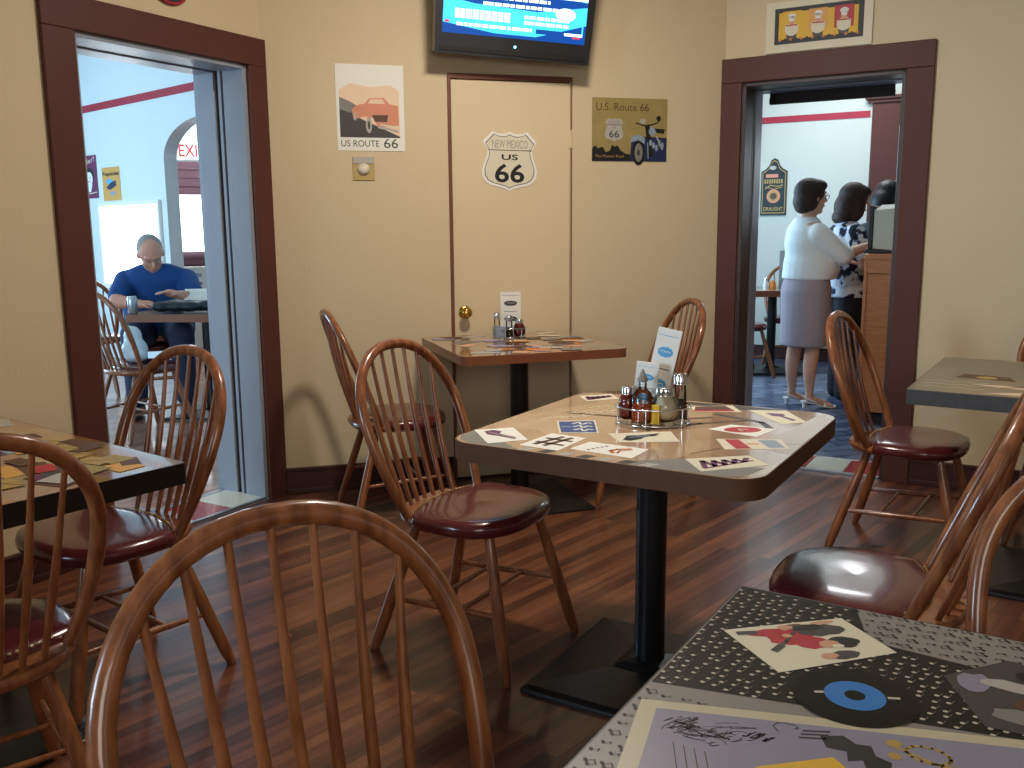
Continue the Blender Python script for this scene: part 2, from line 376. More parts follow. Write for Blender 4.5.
# jamb linings with the dark pocket-track slot
def lining(F, u1, u2, T, sign, n, near='jamb'):
    mb = MB(); d = .02
    X = lambda t: sign*t
    for (p, q, col, dd) in ((0, .42*T, near, d), (.42*T, .48*T, 'slot', .004), (.48*T, .54*T, near, d*.8), (.54*T, .62*T, 'slot', .004), (.62*T, T, 'jamb', d)):
        for (a, b, z0, z1) in ((u1, u1+dd, 0, OH), (u2-dd, u2, 0, OH), (u1, u2, OH-dd, OH)):
            xs = sorted((X(a), X(b))); mb.box(xs[0], xs[1], z0, z1, -q, -p, col)
    struct(mb, 'trim_%d' % n, .002, world=F)
lining(FL, L1, L2, TL, -1, 3); lining(FR, R1, R2, TR, 1, 4, 'jambdark')
mb = MB(); mb.box(R1+.05, R2-.1, 1.975, 2.008, -TR-.05, -TR-.02, 'slot'); mb.box(R1+.05, R2-.1, 2.008, 2.05, -TR-.04, -TR-.03, 'slot'); struct(mb, 'trim_5', world=FR)
# far side casings (brown) of right doorway
mb = MB(); mb.box(R0, R1, 0, OH, -TR-.034, -TR-.011, 'rwall'); mb.box(R2, R3, 0, OH, -TR-.034, -TR-.011, 'trim'); mb.box(R0, R3, OH, CH, -TR-.034, -TR-.011, 'trim'); struct(mb, 'trim_6', world=FR)
mb = MB(); mb.box(-L1, -L0, 0, OH, -TL-.034, -TL-.011, 'jamb'); mb.box(-L3, -L2, 0, OH, -TL-.034, -TL-.011, 'trim'); mb.box(-L3, -L0, OH, CH, -TL-.034, -TL-.011, 'trim'); struct(mb, 'trim_7', world=FL)
# tiled thresholds
def threshold(F, u1, u2, T, sign, n, first):
    mb = MB(); X = lambda t: sign*t
    k = 4; w = (u2-u1-.004)/k
    for i in range(k):
        xs = sorted((X(u1+.002+i*w), X(u1+.002+(i+1)*w)))
        mb.box(xs[0]+.002, xs[1]-.002, .0, .011, -T+.03, -.02, 'tiler' if (i+first) % 2 else 'tilew')
    xs = sorted((X(u1+.002), X(u2-.002)))
    mb.box(xs[0], xs[1], 0, .013, -.02, .0, 'alu'); mb.box(xs[0], xs[1], 0, .013, -T, -T+.03, 'alu')
    struct(mb, 'trim_%d' % n, .002, world=F)
threshold(FL, L1, L2, TL, -1, 8, 0); threshold(FR, R1, R2, TR, 1, 9, 0)
# baseboards
def basebrd(F, x0, x1, name, m='base'):
    mb = MB(); mb.box(x0, x1, 0, .125, 0, .016, m); mb.box(x0, x1, 0, .028, .016, .03, m); mb.box(x0, x1, .115, .13, 0, .022, m); struct(mb, name, .003, world=F)
basebrd(FB, .02, D0-.02, 'baseboard_back'); basebrd(FB, D1+.02, bl-.02, 'baseboard_back_right')
basebrd(FR, R3, 4.3, 'baseboard_right'); basebrd(FL, -5.3, -L3, 'baseboard_left')

# closet door
mb = MB(); mb.box(D0-.016, D0-.001, 0, DH+.022, 0, .006, 'redtrim'); mb.box(D1+.001, D1+.007, 0, DH+.022, 0, .005, 'redtrim'); mb.box(D0-.016, D1+.007, DH+.0, DH+.024, 0, .008, 'redtrim')
struct(mb, 'trim_10', .002, world=FB)
mb = MB(); mb.box(D0+.003, D1-.003, .012, DH-.006, -.045, -.002, 'doorpaint'); door = struct(mb, 'door_1', .002, world=FB)
mb = MB(); mb.box(D0, D1, 0, .012, -.1, 0, 'base'); struct(mb, 'trim_11', world=FB)
def child(mb, name, parent, bevel=0, label=None):
    o = mb.build(name, parent, bevel)
    if label: o['label'] = label
    return o
kb = MB(); T = Matrix.Translation((D0+.055, .885, 0)); kb.T = T
kb.lathe([(.032, 0), (.033, .004), (.028, .008), (.012, .01), (.011, .03), (.022, .038), (.028, .05), (.026, .062), (.014, .069), (.002, .07)], 'brass')
child(kb, 'door_knob', door, label='round brass knob')
for hz in (1.755, .3):
    mb = MB(); mb.tube([(D1+.0, hz-.045, .004), (D1+.0, hz+.045, .004)], .006, 'doorpaint'); mb.box(D1-.012, D1+.012, hz-.042, hz+.042, -.001, .002, 'doorpaint'); child(mb, 'hinge', door)

# highway shield sign on the door
def shield(mb, s, z, m):
    half = [(0, .5), (.07, .462), (.16, .455), (.25, .47), (.32, .5), (.485, .33), (.44, .25), (.405, .17), (.42, .06), (.47, -.06), (.5, -.17), (.49, -.28), (.43, -.37), (.33, -.425), (.2, -.45), (.1, -.475), (0, -.52)]
    pts = half + [(-x, y) for x, y in half[::-1][1:-1]]
    return [(x*s, y*s) for x, y in pts]
mb = MB(); mb.prism(shield(mb, .288, 0, 0), 0, .003, 'white'); P = shield(mb, .262, 0, 0); mb.poly(P, .0034, 'ink'); mb.poly([(x*.972, y*.975) for x, y in P], .0037, 'cream')
mb.line([(-.113, .052), (.113, .052)], .0035, .004, 'ink')
mb.text('NEW MEXICO', 0, .082, .04, .0042, 'mgrey', width=.185, bold=-.01); mb.text('US', 0, .018, .028, .0042, 'ink', width=.085, bold=.02); mb.text('66', 0, -.061, .094, .0042, 'ink', width=.155, bold=.02)
tag(mb.build('highway_sign', world=FB @ Matrix.Translation((1.193, 1.642, -.0015)) @ Matrix.Rotation(R(-1.0), 4, 'Z')), 'white shield-shaped NEW MEXICO US 66 sign on the cream door', 'sign')

# posters
def poster(name, F, x0, x1, y0, y1, bg, draw, label, cat='poster', depth=.002, z=0.001):
    mb = MB(); mb.box(-(x1-x0)/2, (x1-x0)/2, -(y1-y0)/2, (y1-y0)/2, 0, depth, bg); mb.z = depth
    draw(mb, (x1-x0), (y1-y0), depth)
    return tag(mb.build(name, world=F @ Matrix.Translation(((x0+x1)/2, (y0+y1)/2, z))), label, cat)
def d_car(mb, w, h, z):
    mb.box(-w*.455, w*.43, -h*.345, h*.2, z, z+.0002, 'peach'); mb.poly([(-w*.455, h*.2), (w*.43, h*.2), (w*.3, h*.27), (0, h*.24), (-w*.3, h*.28)], z+.0001, 'peach')
    mb.poly([(-w*.455, h*.12), (-w*.3, h*.05), (-w*.22, -h*.1), (w*.43, -h*.33), (w*.43, -h*.345), (-w*.455, -h*.345)], z+.0004, 'dgrey')
    mb.poly([(-w*.455, h*.12), (-w*.3, h*.07), (-w*.15, h*.0), (-w*.3, -h*.06), (-w*.455, -h*.02)], z+.0005, 'mgrey')
    mb.poly([(-w*.28, -h*.02), (-w*.2, h*.03), (-w*.08, h*.05), (-w*.02, h*.11), (w*.2, h*.12), (w*.28, h*.05), (w*.41, h*.03), (w*.42, -h*.2), (w*.1, -h*.22), (w*.05, -h*.12), (-w*.1, -h*.1), (-w*.25, -h*.14)], z+.0006, 'salmon')
    mb.poly([(-w*.04, h*.05), (w*.0, h*.1), (w*.18, h*.105), (w*.22, h*.05)], z+.0007, 'peach')
    mb.poly([(w*.02, -h*.08), (w*.26, -h*.08), (w*.24, -h*.16), (w*.06, -h*.16)], z+.0008, 'brownp')
    mb.disc(-w*.03, -h*.2, w*.045, z+.0008, 'lgrey', ry=h*.095); mb.disc(-w*.03, -h*.2, w*.02, z+.0009, 'dgrey', ry=h*.05)
    mb.disc(-w*.23, -h*.1, w*.02, z+.0008, 'lgrey', ry=h*.05)
    mb.line([(w*.12, -h*.22), (w*.4, -h*.27)], h*.03, z+.0009, 'lgrey'); mb.line([(w*.14, -h*.19), (w*.4, -h*.22)], h*.015, z+.0009, 'cream')
    mb.text('US ROUTE', -w*.165, -h*.415, h*.075, z+.001, 'dgrey', width=w*.56); mb.text('66', w*.29, -h*.41, h*.11, z+.001, 'dgrey', width=w*.21)
poster('poster', FB, .337, .662, 1.682, 2.084, 'white', d_car, 'white US ROUTE 66 poster with a salmon vintage car, left of the door')
def d_moto(mb, w, h, z):
    mb.text('U.S. Route 66', -w*.1, h*.36, h*.12, z+.0003, 'brownp', width=w*.7)
    mb.T = Matrix.Translation((-w*.21, h*.0, 0)) @ Matrix.Scale(.9, 4, (1, 0, 0)); P = shield(mb, h*.36, 0, 0)
    mb.poly(P, z+.0003, 'lgrey'); mb.text('ROUTE', 0, h*.115, h*.05, z+.0005, 'mgrey', width=h*.22); mb.line([(-h*.15, h*.075), (h*.15, h*.075)], h*.008, z+.0005, 'dgrey')
    mb.text('US', 0, h*.035, h*.03, z+.0005, 'dgrey'); mb.text('66', 0, -h*.07, h*.11, z+.0005, 'ink', width=h*.19); mb.T = Matrix.Identity(4)
    sk = [(-w*.5, -h*.5), (-w*.5, -h*.3), (-w*.46, -h*.25), (-w*.42, -h*.3), (-w*.36, -h*.27), (-w*.32, -h*.36), (-w*.26, -h*.33), (-w*.24, -h*.24), (-w*.2, -h*.27), (-w*.16, -h*.25), (-w*.12, -h*.33), (-w*.05, -h*.38), (w*.1, -h*.4), (w*.1, -h*.5)]
    mb.poly(sk, z+.0003, 'ink'); mb.text('The Mother Road', -w*.27, -h*.42, h*.04, z+.0006, 'gold', width=w*.38)
    mb.poly([(w*.0, -h*.5), (w*.02, -h*.2), (w*.1, -h*.12), (w*.2, -h*.1), (w*.5, -h*.12), (w*.5, -h*.5)], z+.0004, 'navy')
    mb.disc(w*.12, -h*.36, w*.085, z+.0006, 'ink', ry=h*.2); mb.disc(w*.12, -h*.36, w*.055, z+.0007, 'mgrey', ry=h*.15); mb.disc(w*.12, -h*.36, w*.02, z+.0008, 'dgrey', ry=h*.05)
    mb.poly([(w*.0, -h*.2), (w*.03, -h*.1), (w*.12, -h*.07), (w*.2, -h*.12), (w*.2, -h*.22), (w*.12, -h*.16)], z+.0009, 'steelblue')
    mb.poly([(w*.2, h*.08), (w*.26, h*.1), (w*.28, -h*.1), (w*.32, -h*.4), (w*.26, -h*.44), (w*.22, -h*.1)], z+.001, 'ink')
    mb.disc(w*.3, -h*.02, w*.045, z+.0011, 'steelblue', ry=h*.07); mb.disc(w*.17, h*.14, w*.04, z+.0011, 'lgrey', ry=h*.04)
    mb.line([(w*.08, h*.11), (w*.2, h*.07), (w*.3, h*.09), (w*.38, h*.13)], h*.02, z+.0011, 'ink'); mb.disc(w*.385, h*.19, w*.03, z+.0011, 'ink', ry=h*.045)
    mb.poly([(w*.33, h*.03), (w*.47, h*.02), (w*.46, -h*.05), (w*.36, -h*.04)], z+.0011, 'ink')
    for k in range(5): mb.disc(w*(.28+.04*k), -h*(.2+.04*(k % 3)), w*.02, z+.0012, 'steelblue', ry=h*.05)
    mb.line([(w*.24, -h*.2), (w*.25, -h*.45)], w*.012, z+.0013, 'steelblue'); mb.line([(w*.36, -h*.1), (w*.44, -h*.3)], w*.02, z+.0012, 'lgrey')
poster('tin_sign', FB, 1.633, 2.05, 1.647, 1.965, 'olive', d_moto, 'olive U.S. Route 66 tin sign with a motorcycle, right of the door', 'sign', depth=.003)
def d_chef(mb, w, h, z):
    mb.box(-w*.415, w*.42, -h*.34, h*.37, z, z+.0003, 'ink')
    mb.box(-w*.375, w*.37, -h*.25, h*.28, z+.0003, z+.0006, 'yellow')
    for i, (cx, bg) in enumerate(((-.25, 'yellow'), (0, 'mustard'), (.24, 'red'))):
        x = cx*w; mb.box(x-w*.09, x+w*.09, -h*.12, h*.3, z+.0006, z+.0008, bg)
        mb.disc(x, -h*.06, w*.066, z+.001, 'cream', ry=h*.13); mb.poly([(x-w*.05, -h*.12), (x+w*.05, -h*.12), (x+w*.066, h*.02), (x-w*.066, h*.02)], z+.0011, 'cream')
        mb.disc(x, h*.07, w*.028, z+.0012, 'flesh', ry=h*.06); mb.disc(x, h*.2, w*.04, z+.0013, 'white', ry=h*.055); mb.poly([(x-w*.024, h*.1), (x+w*.024, h*.1), (x+w*.034, h*.2), (x-w*.034, h*.2)], z+.0013, 'white')
        mb.line([(x-w*.05, h*.02), (x+w*.05, h*.02)], h*.025, z+.0014, 'red')
        mb.poly([(x-w*.045, -h*.25), (x+w*.045, -h*.25), (x+w*.05, -h*.14), (x-w*.05, -h*.14)], z+.0009, 'dgrey')
    for k in range(15): mb.disc(-w*.36+k*w*.052, -h*.255, w*.014, z+.0015, 'ink' if k % 2 else 'orange', ry=h*.028)
mb_ch = poster('wall_print', FR, .213, .731, 2.182, 2.428, 'cream', d_chef, 'cream framed print of three chefs, leaning on the casing above the right doorway', 'picture', depth=.012)

# dimmer switch
e = empty('dimmer_switch', (0, 0, 0), 0, 'small square brass dimmer switch below the red car poster', 'switch'); e.matrix_world = FB @ Matrix.Translation((.457, 1.598, 0))
mb = MB(); mb.box(-.052, .052, -.056, .056, 0, .006, 'switch'); mb.box(-.05, .05, .022, .055, .006, .009, 'lgrey'); mb.build('switch_plate', e, .003)
mb = MB(); mb.lathe([(.028, .006), (.03, .009), (.022, .011), (.02, .022), (.015, .026), (.001, .026)], 'cream', y=-.004); mb.build('knob', e)
e.location = e.matrix_world.translation

# round plaque top of left wall
mb = MB(); mb.lathe([(.1, 0), (.1, .012), (.09, .02), (.078, .018), (.001, .014)], 'dgrey', n=28); mb.lathe([(.101, .004), (.105, .01), (.101, .016)], 'red', n=28)
tag(mb.build('round_plaque', world=FL @ Matrix.Translation((-.51, 2.345, 0)) @ Matrix.Scale(1.12, 4)), 'dark round plaque with a red rim, high over the left doorway', 'plaque')

# television
tvM = FB @ Matrix.Translation((1.185, 2.385, .20)) @ Matrix.Scale(1.02, 4) @ Matrix.Rotation(R(-2.6), 4, 'Z') @ Matrix.Rotation(R(9), 4, 'X')
tv = empty('television', label='flat black television showing a blue screen, tilted over the door', cat='television'); tv.matrix_world = tvM
mb = MB(); mb.prism([(-.375, -.275), (.375, -.275), (.392, .26), (.385, .27), (-.385, .27), (-.392, .26)], -.075, 0, 'tvplastic'); mb.prism([(-.33, -.2), (.33, -.2), (.33, .2), (-.33, .2)], -.11, -.075, 'tvplastic'); mb.build('casing', tv, .01)
mb = MB(); mb.box(-.355, .355, -.262, -.238, 0, .004, 'ink'); mb.build('speaker_grille', tv, .001)
mb = MB(); mb.box(-.345, .345, -.185, .235, 0, .0015, 'screen_d')
z = .002
mb.poly([(-.345, -.02), (-.345, .235), (-.05, .235), (-.08, .06), (-.2, .0)], z, 'screen_b'); mb.poly([(.16, .235), (.345, .235), (.345, .0), (.18, .02)], z, 'screen_b'); mb.poly([(-.08, .1), (.1, .13), (.1, .235), (-.08, .235)], z, 'screen_b')
mb.box(-.345, .345, .005, .02, z, z+.0004, 'screen_w'); mb.poly([(-.345, -.14), (-.1, -.17), (.1, -.17), (.345, -.1), (.345, -.02), (.1, -.06), (-.2, -.05), (-.345, -.03)], z, 'screen_b'); mb.disc(-.2, .03, .05, z+.0005, 'screen_w', ry=.025); mb.disc(.24, -.06, .05, z+.0005, 'screen_w', ry=.028)
for (x0, x1, y) in ((-.1, .16, -.015), (-.16, .2, -.045)):
    x = x0
    while x < x1:
        w = rnd.uniform(.015, .05); mb.box(x, min(x+w, x1), y-.007, y+.007, z+.0005, z+.0009, 'screen_w'); x += w+.006
mb.box(-.3, .02, -.125, -.07, z, z+.0004, 'screen_b')
x = -.29
for k in range(9):
    w = rnd.uniform(.018, .034); mb.box(x, x+w-.005, -.118, -.077, z+.0005, z+.0009, 'screen_w'); x += w
for (x0, x1, y) in ((.04, .26, -.088), (.04, .26, -.112), (-.28, .08, -.143)):
    x = x0
    while x < x1:
        w = rnd.uniform(.015, .05); mb.box(x, min(x+w, x1), y-.007, y+.007, z+.0005, z+.0009, 'screen_w'); x += w+.006
mb.box(.1, .22, -.155, -.135, z, z+.0003, 'screen_d'); mb.box(.24, .33, -.152, -.14, z+.0005, z+.0009, 'screen_w'); mb.box(.28, .32, -.162, -.155, z+.0005, z+.0009, 'screen_r'); mb.box(-.335, -.315, -.14, -.13, z+.0005, z+.0009, 'screen_r')
mb.box(.325, .332, -.15, -.08, z+.0005, z+.0009, 'screen_b')
mb.build('screen', tv)
mb = MB(); mb.disc(.005, -.222, .006, .0012, 'led'); mb.build('power_light', tv)
br = MB(); br.T = FB; br.box(1.1, 1.24, 2.25, 2.45, .001, .04, 'black'); br.box(1.14, 1.2, 2.31, 2.39, .04, .1, 'black'); o = br.build('wall_bracket'); o.parent = tv; o.matrix_parent_inverse = tvM.inverted()

# ------------------------------------------------------------------ tables
def rrect(hx, hy, r, n=6):
    pts = []
    for cx, cy, a0 in ((hx-r, hy-r, 0), (-hx+r, hy-r, 90), (-hx+r, -hy+r, 180), (hx-r, -hy+r, 270)):
        for i in range(n+1): a = R(a0+90*i/n); pts.append((cx+r*math.cos(a), cy+r*math.sin(a)))
    return pts
def table(name, x, y, yaw, hx, hy, r, z, topm, edgem, label, base=.28, pole=.044, th=.052, group=None):
    t = empty(name, (x, y, 0), R(yaw), label, 'table', group)
    mb = MB(); P = rrect(hx, hy, max(r, .008)); mb.prism(P, z-th, z-.0006, edgem, smooth=r > .03); mb.build('tabletop', t, .004)
    mb = MB(); mb.prism(rrect(hx-.003, hy-.003, max(r, .008)), z-.001, z, topm); mb.build('collage_surface', t)
    mb = MB(); mb.lathe([(pole, .04), (pole, z-th-.01)], 'black', n=24); mb.build('pole', t)
    mb = MB(); b = base
    mb.loft([[(sx*k, sy*k, h) for sx, sy in ((-b, -b), (b, -b), (b, b), (-b, b))] for k, h in ((1, 0), (1, .012), (.93, .02), (.3, .042), (.2, .055), (.14, .06))], 'black', smooth=False); mb.build('pedestal_base', t, .006)
    mb = MB(); mb.box(-.19, .19, -.025, .025, z-th-.012, z-th, 'black'); mb.box(-.025, .025, -.19, .19, z-th-.012, z-th, 'black'); mb.build('top_bracket', t, .002)
    return t
ZT = .75
midt = table('cafe_table', .398, 2.525, -31, .422, .425, .075, ZT, 'top_mid', 'edge_mid', 'square pedestal table with rounded corners and sports card collage, in the middle of the room')
backt = table('cafe_table', .035, 4.315, 18.5, .39, .395, .05, .772, 'top_back', 'edge_back', 'square pedestal table with red brown edge, pushed against the cream door', th=.04)
fgt = table('cafe_table', .526, .624, -32, .535, .535, .01, ZT, 'notes_light', 'edge_dark', 'large pedestal table with music note collage and blue record, in the near right corner')
leftt = table('cafe_table', -1.46, 2.166, 143, .535, .40, .01, ZT, 'top_left', 'edge_dark', 'black edged table with yellow and red ticket collage, at the left')
right_c = Vector((1.35, 3.094, 0)) + Vector((.545, .838, 0))*.46 + Vector((.842, -.54, 0))*.53
rightt = table('cafe_table', right_c.x, right_c.y, -32.8, .53, .46, .012, ZT, 'top_right', 'edge_right', 'charcoal edged table with grey and tan map collage, at the right wall')

def lay(parent, name, mb, z=ZT, label=None):
    o = mb.build(name, parent, loc=(0, 0, z))
    if label: o['label'] = label
    return o
def quad_uv(q):
    a, b, c, d = [Vector((*p, 0)) for p in q]      # far-left, far-right, near-right, near-left in picture
    return lambda u, v: tuple(((d*(1-u)+c*u)*(1-v)+(a*(1-u)+b*u)*v)[:2])
def card(parent, q, paper, draw, z=ZT, label='printed card', lift=0):
    mb = MB(); mb.poly(q, .0004+lift, paper); draw(mb, quad_uv(q), .0006+lift); return lay(parent, 'printed_card', mb, z, label)
def P_(f, pts): return [f(u, v) for u, v in pts]
def d_pen(mb, f, z):
    mb.poly(P_(f, [(.2, .85), (.45, .9), (.62, .75), (.5, .6), (.8, .25), (.72, .12), (.4, .45), (.2, .6)]), z, 'purple'); mb.line(P_(f, [(.28, .78), (.5, .5), (.75, .2)]), .006, z+.0002, 'lgrey')
def d_hash(mb, f, z):
    for u in (.35, .6): mb.line(P_(f, [(u-.1, .2), (u+.1, .85)]), .016, z, 'brownp')
    for v in (.35, .65): mb.line(P_(f, [(.18, v), (.85, v)]), .014, z, 'brownp')
def d_blue(mb, f, z):
    mb.poly(P_(f, [(.05, .06), (.95, .06), (.95, .94), (.05, .94)]), z, 'blue')
    for v in (.25, .5, .75): mb.line(P_(f, [(.4, v), (.56, v+.1), (.62, v-.1), (.78, v+.05), (.86, v)]), .008, z+.0002, 'white')
    mb.line(P_(f, [(.12, .5), (.3, .5)]), .012, z+.0002, 'steelblue')
def d_or(mb, f, z):
    mb.line(P_(f, [(.2, .35), (.4, .45), (.6, .4), (.8, .25)]), .012, z, 'orange'); mb.line(P_(f, [(.25, .3), (.5, .33), (.75, .2)]), .006, z+.0002, 'red')
    for k in range(5): mb.disc(*f(.2+.14*k, .75-.03*k), .005, z, 'purple')
def d_bird(mb, f, z):
    mb.poly(P_(f, [(.1, .25), (.25, .7), (.5, .72), (.8, .85), (.7, .6), (.5, .5), (.4, .3), (.2, .15)]), z, 'ink'); mb.line(P_(f, [(.25, .5), (.6, .62)]), .006, z+.0002, 'steelblue')
def d_scr(mb, f, z):
    mb.line(P_(f, [(.12, .25), (.2, .75), (.28, .3), (.36, .7), (.44, .35), (.52, .7), (.6, .4), (.68, .7), (.76, .45), (.88, .75)]), .014, z, 'purple'); mb.line(P_(f, [(.1, .18), (.9, .5)]), .008, z, 'maroon')
def d_rwb(mb, f, z):
    mb.poly(P_(f, [(.18, .05), (.42, .05), (.34, .95), (.12, .95)]), z, 'red'); mb.poly(P_(f, [(.7, .1), (.95, .1), (.9, .9), (.62, .9)]), z, 'steelblue'); mb.line(P_(f, [(.42, .5), (.58, .5)]), .01, z, 'orange')
def d_cir(mb, f, z):
    mb.disc(*f(.5, .5), .052, z, 'red', ry=.036, rot=.6); mb.line(P_(f, [(.38, .45), (.5, .6), (.62, .45)]), .006, z+.0002, 'cream')
def d_T(mb, f, z):
    mb.poly(P_(f, [(.3, .8), (.75, .7), (.7, .55), (.6, .55), (.78, .2), (.6, .15), (.48, .5), (.3, .55)]), z, 'purple')
def d_strip(mb, f, z):
    mb.poly(P_(f, [(.03, .25), (.88, .3), (.82, .95), (.1, .95)]), z, 'brownp'); mb.poly(P_(f, [(.0, .05), (.88, .1), (.88, .34), (.0, .3)]), z+.0001, 'red')
mc = [([(-.419, -.282), (-.34, -.202), (-.227, -.314), (-.299, -.401)], 'white', d_pen), ([(-.218, -.376), (-.209, -.214), (-.101, -.222), (-.101, -.384)], 'white', d_hash),
      ([(-.274, -.066), (-.181, -.001), (-.096, -.152), (-.191, -.205)], 'cream', d_blue), ([(-.085, -.35), (-.074, -.254), (.094, -.26), (.093, -.365)], 'white', d_or),
      ([(-.074, -.143), (.067, -.038), (.132, -.141), (-.002, -.225)], 'cream', d_bird), ([(.207, -.307), (.332, -.199), (.401, -.267), (.28, -.399)], 'cream', d_scr),
      ([(.203, -.064), (.355, .011), (.4, -.081), (.261, -.168)], 'cream', d_rwb), ([(.144, .04), (.182, .129), (.311, .131), (.289, .009)], 'white', d_cir),
      ([(.165, .357), (.266, .405), (.362, .263), (.306, .201)], 'cream', d_T), ([(-.008, .328), (.097, .41), (.156, .317), (.027, .256)], 'cream', d_strip), ([(-.4, .325), (-.321, .41), (-.261, .346), (-.333, .256)], 'cream', d_scr)]
for q, p, d in mc:
    if d in (d_hash, d_or): q = [q[1], q[2], q[3], q[0]] if d is d_hash else q
    card(midt, q, p, d)
# darker corner photographs, pale scrawl and check strip in the collage
mb = MB()
mb.poly([(-.395, -.39), (-.345, -.418), (-.2, -.418), (-.28, -.36), (-.38, -.26), (-.417, -.28), (-.415, -.35)], .0002, 'mgrey'); mb.poly([(.1, -.418), (.34, -.418), (.38, -.39), (.4, -.3), (.3, -.33), (.2, -.31), (.12, -.37)], .0002, 'mgrey')
mb.poly([(.3, -.1), (.416, -.14), (.416, .33), (.37, .39), (.34, .1)], .0002, 'lgrey'); mb.poly([(-.06, .4), (.3, .42), (.15, .36), (-.1, .36)], .0002, 'dgrey')
for k in range(7):
    x = -.2+k*.055; mb.poly([(x, -.419), (x+.03, -.419), (x+.045, -.385), (x+.012, -.385)], .0003, 'dgrey' if k % 2 else 'lgrey')
for k, (x, y) in enumerate([(-.33, -.05), (-.25, .06), (-.2, .15), (-.28, .17), (-.3, .05)]):
    mb.line([(x+.012*i, y+.012*i+(.016 if i % 2 else -.01)) for i in range(10)], .0035, .0003, 'cream')
mb.line([(-.3, .06), (-.15, .08), (0, .1), (.1, .2)], .018, .0002, 'brownp'); mb.line([(0, -.05), (.1, .1), (.2, .2)], .02, .0002, 'brownp')
mb.line([(.42, -.02), (.3, -.06), (.2, -.25)], .004, .0003, 'brownp'); mb.line([(.1, .25), (.25, .2), (.3, .12)], .02, .0002, 'dgrey')
lay(midt, 'collage_print', mb)

# foreground table: printed sheets
def inside(p, poly):
    x, y = p; c = False
    for i in range(len(poly)):
        x1, y1 = poly[i]; x2, y2 = poly[i-1]
        if (y1 > y) != (y2 > y) and x < (x2-x1)*(y-y1)/(y2-y1)+x1: c = not c
    return c
def note(mb, x, y, s, a, m, kind):
    c, t = math.cos(a), math.sin(a); tr = lambda u, v: (x+c*u*s-t*v*s, y+t*u*s+c*v*s)
    mb.disc(*tr(0, 0), s*.34, .0008, m, ry=s*.26, n=8, rot=a+.3)
    mb.line([tr(.3, 0), tr(.3, 1.1)], s*.1, .0008, m)
    if kind: mb.disc(*tr(.9, 0), s*.34, .0008, m, ry=s*.26, n=8, rot=a+.3); mb.line([tr(1.2, 0), tr(1.2, 1.1)], s*.1, .0008, m); mb.line([tr(.3, 1.1), tr(1.2, 1.1)], s*.16, .0009, m)
    else: mb.line([tr(.3, 1.1), tr(.6, .7)], s*.12, .0008, m)
dark = [(-.53, .53), (-.36, .53), (-.325, .43), (-.2, .42), (-.02, .33), (-.02, .24), (-.14, .26), (-.53, .175)]
mb = MB(); mb.poly(dark, .0004, 'notes_dark')
x = -.525; s = .0135
while x < .0:
    y = .17
    while y < .53:
        px, py = x+rnd.uniform(-.004, .004), y+rnd.uniform(-.004, .004)
        if inside((px, py), dark) and inside((px+.01, py+.01), dark): mb.disc(px, py, .0031, .0008, 'sheetcream', ry=.0026, n=8); mb.line([(px+.003, py), (px+.005, py+.008)], .0008, .0008, 'mgrey')
        y += .0165
    x += .0165
lay(fgt, 'printed_sheet', mb, label='black music note sheet')
mb = MB()
for (x0, x1, y0, y1) in ((-.53, -.3, -.52, .17), (-.36, .53, .27, .53)):
    x = x0+.006
    while x < x1:
        y = y0
        while y < y1:
            px, py = x+rnd.uniform(-.003, .003), y+rnd.uniform(-.003, .003)
            if not inside((px, py), dark) and px < .5: note(mb, px, py, .0085, -.9 if x0 < -.5 else 2.2, 'ink', rnd.random() < .5)
            y += .021
        x += .021
lay(fgt, 'printed_sheet', mb, label='grey sheet with black notes')
q = [(-.523, .129), (-.143, .263), (.02, .28), (.05, -.3), (-.36, -.34)]
mb = MB(); mb.poly([(-.523, .129), (-.05, .288), (.08, .0), (-.44, -.2)], .0010, 'pcream'); mb.poly([(-.499, .118), (-.06, .265), (.055, .0), (-.425, -.17)], .0013, 'plav')
def jag(cx, cy, n, r, w, m, seed, zz=.0016):
    g = random.Random(seed); pts = [(cx, cy)]
    for i in range(n): pts.append((cx+g.uniform(-r, r)*1.6, cy+g.uniform(-r, r)*.7))
    rot = .34; c, t = math.cos(rot), math.sin(rot)
    mb.line([(cx+c*(x-cx)-t*(y-cy), cy+t*(x-cx)+c*(y-cy)) for x, y in pts], w, zz, m)
def scrib(cx, cy, n, sx, sy, rot, w, m, seed):
    g = random.Random(seed); c, t = math.cos(rot), math.sin(rot)
    for q in range(n):
        a0 = g.uniform(0, 6.28); k = g.uniform(.3, 1); ox, oy = g.uniform(-.5, .5)*sx, g.uniform(-.5, .5)*sy; ln = g.uniform(1.2, 3.2); pts = []
        for i in range(9):
            a = a0+ln*i/8; x, y = ox+sx*.45*k*math.cos(a), oy+sy*.5*k*math.sin(a*1.3); pts.append((cx+c*x-t*y, cy+t*x+c*y))
        mb.line(pts, w*g.uniform(.6, 1.4), .0016, m)
scrib(-.462, .098, 16, .03, .022, .3, .0012, 'dgrey', 3); scrib(-.44, .09, 14, .05, .018, -.25, .0014, 'ink', 5); scrib(-.405, .098, 12, .04, .02, .4, .001, 'dgrey', 8); scrib(-.378, .118, 14, .028, .014, .5, .0016, 'ink', 9); scrib(-.42, .12, 5, .07, .012, .4, .001, 'dgrey', 11)
mb.poly([(-.322, .155), (-.30, .168), (-.285, .158), (-.27, .162), (-.262, .145), (-.245, .14), (-.243, .118), (-.256, .122), (-.262, .108), (-.272, .13), (-.285, .12), (-.29, .138), (-.31, .135)], .0016, 'ink')
for k in range(3): mb.line([(-.34, .14+.008*k), (-.315, .152+.008*k)], .003, .0016, 'ink')
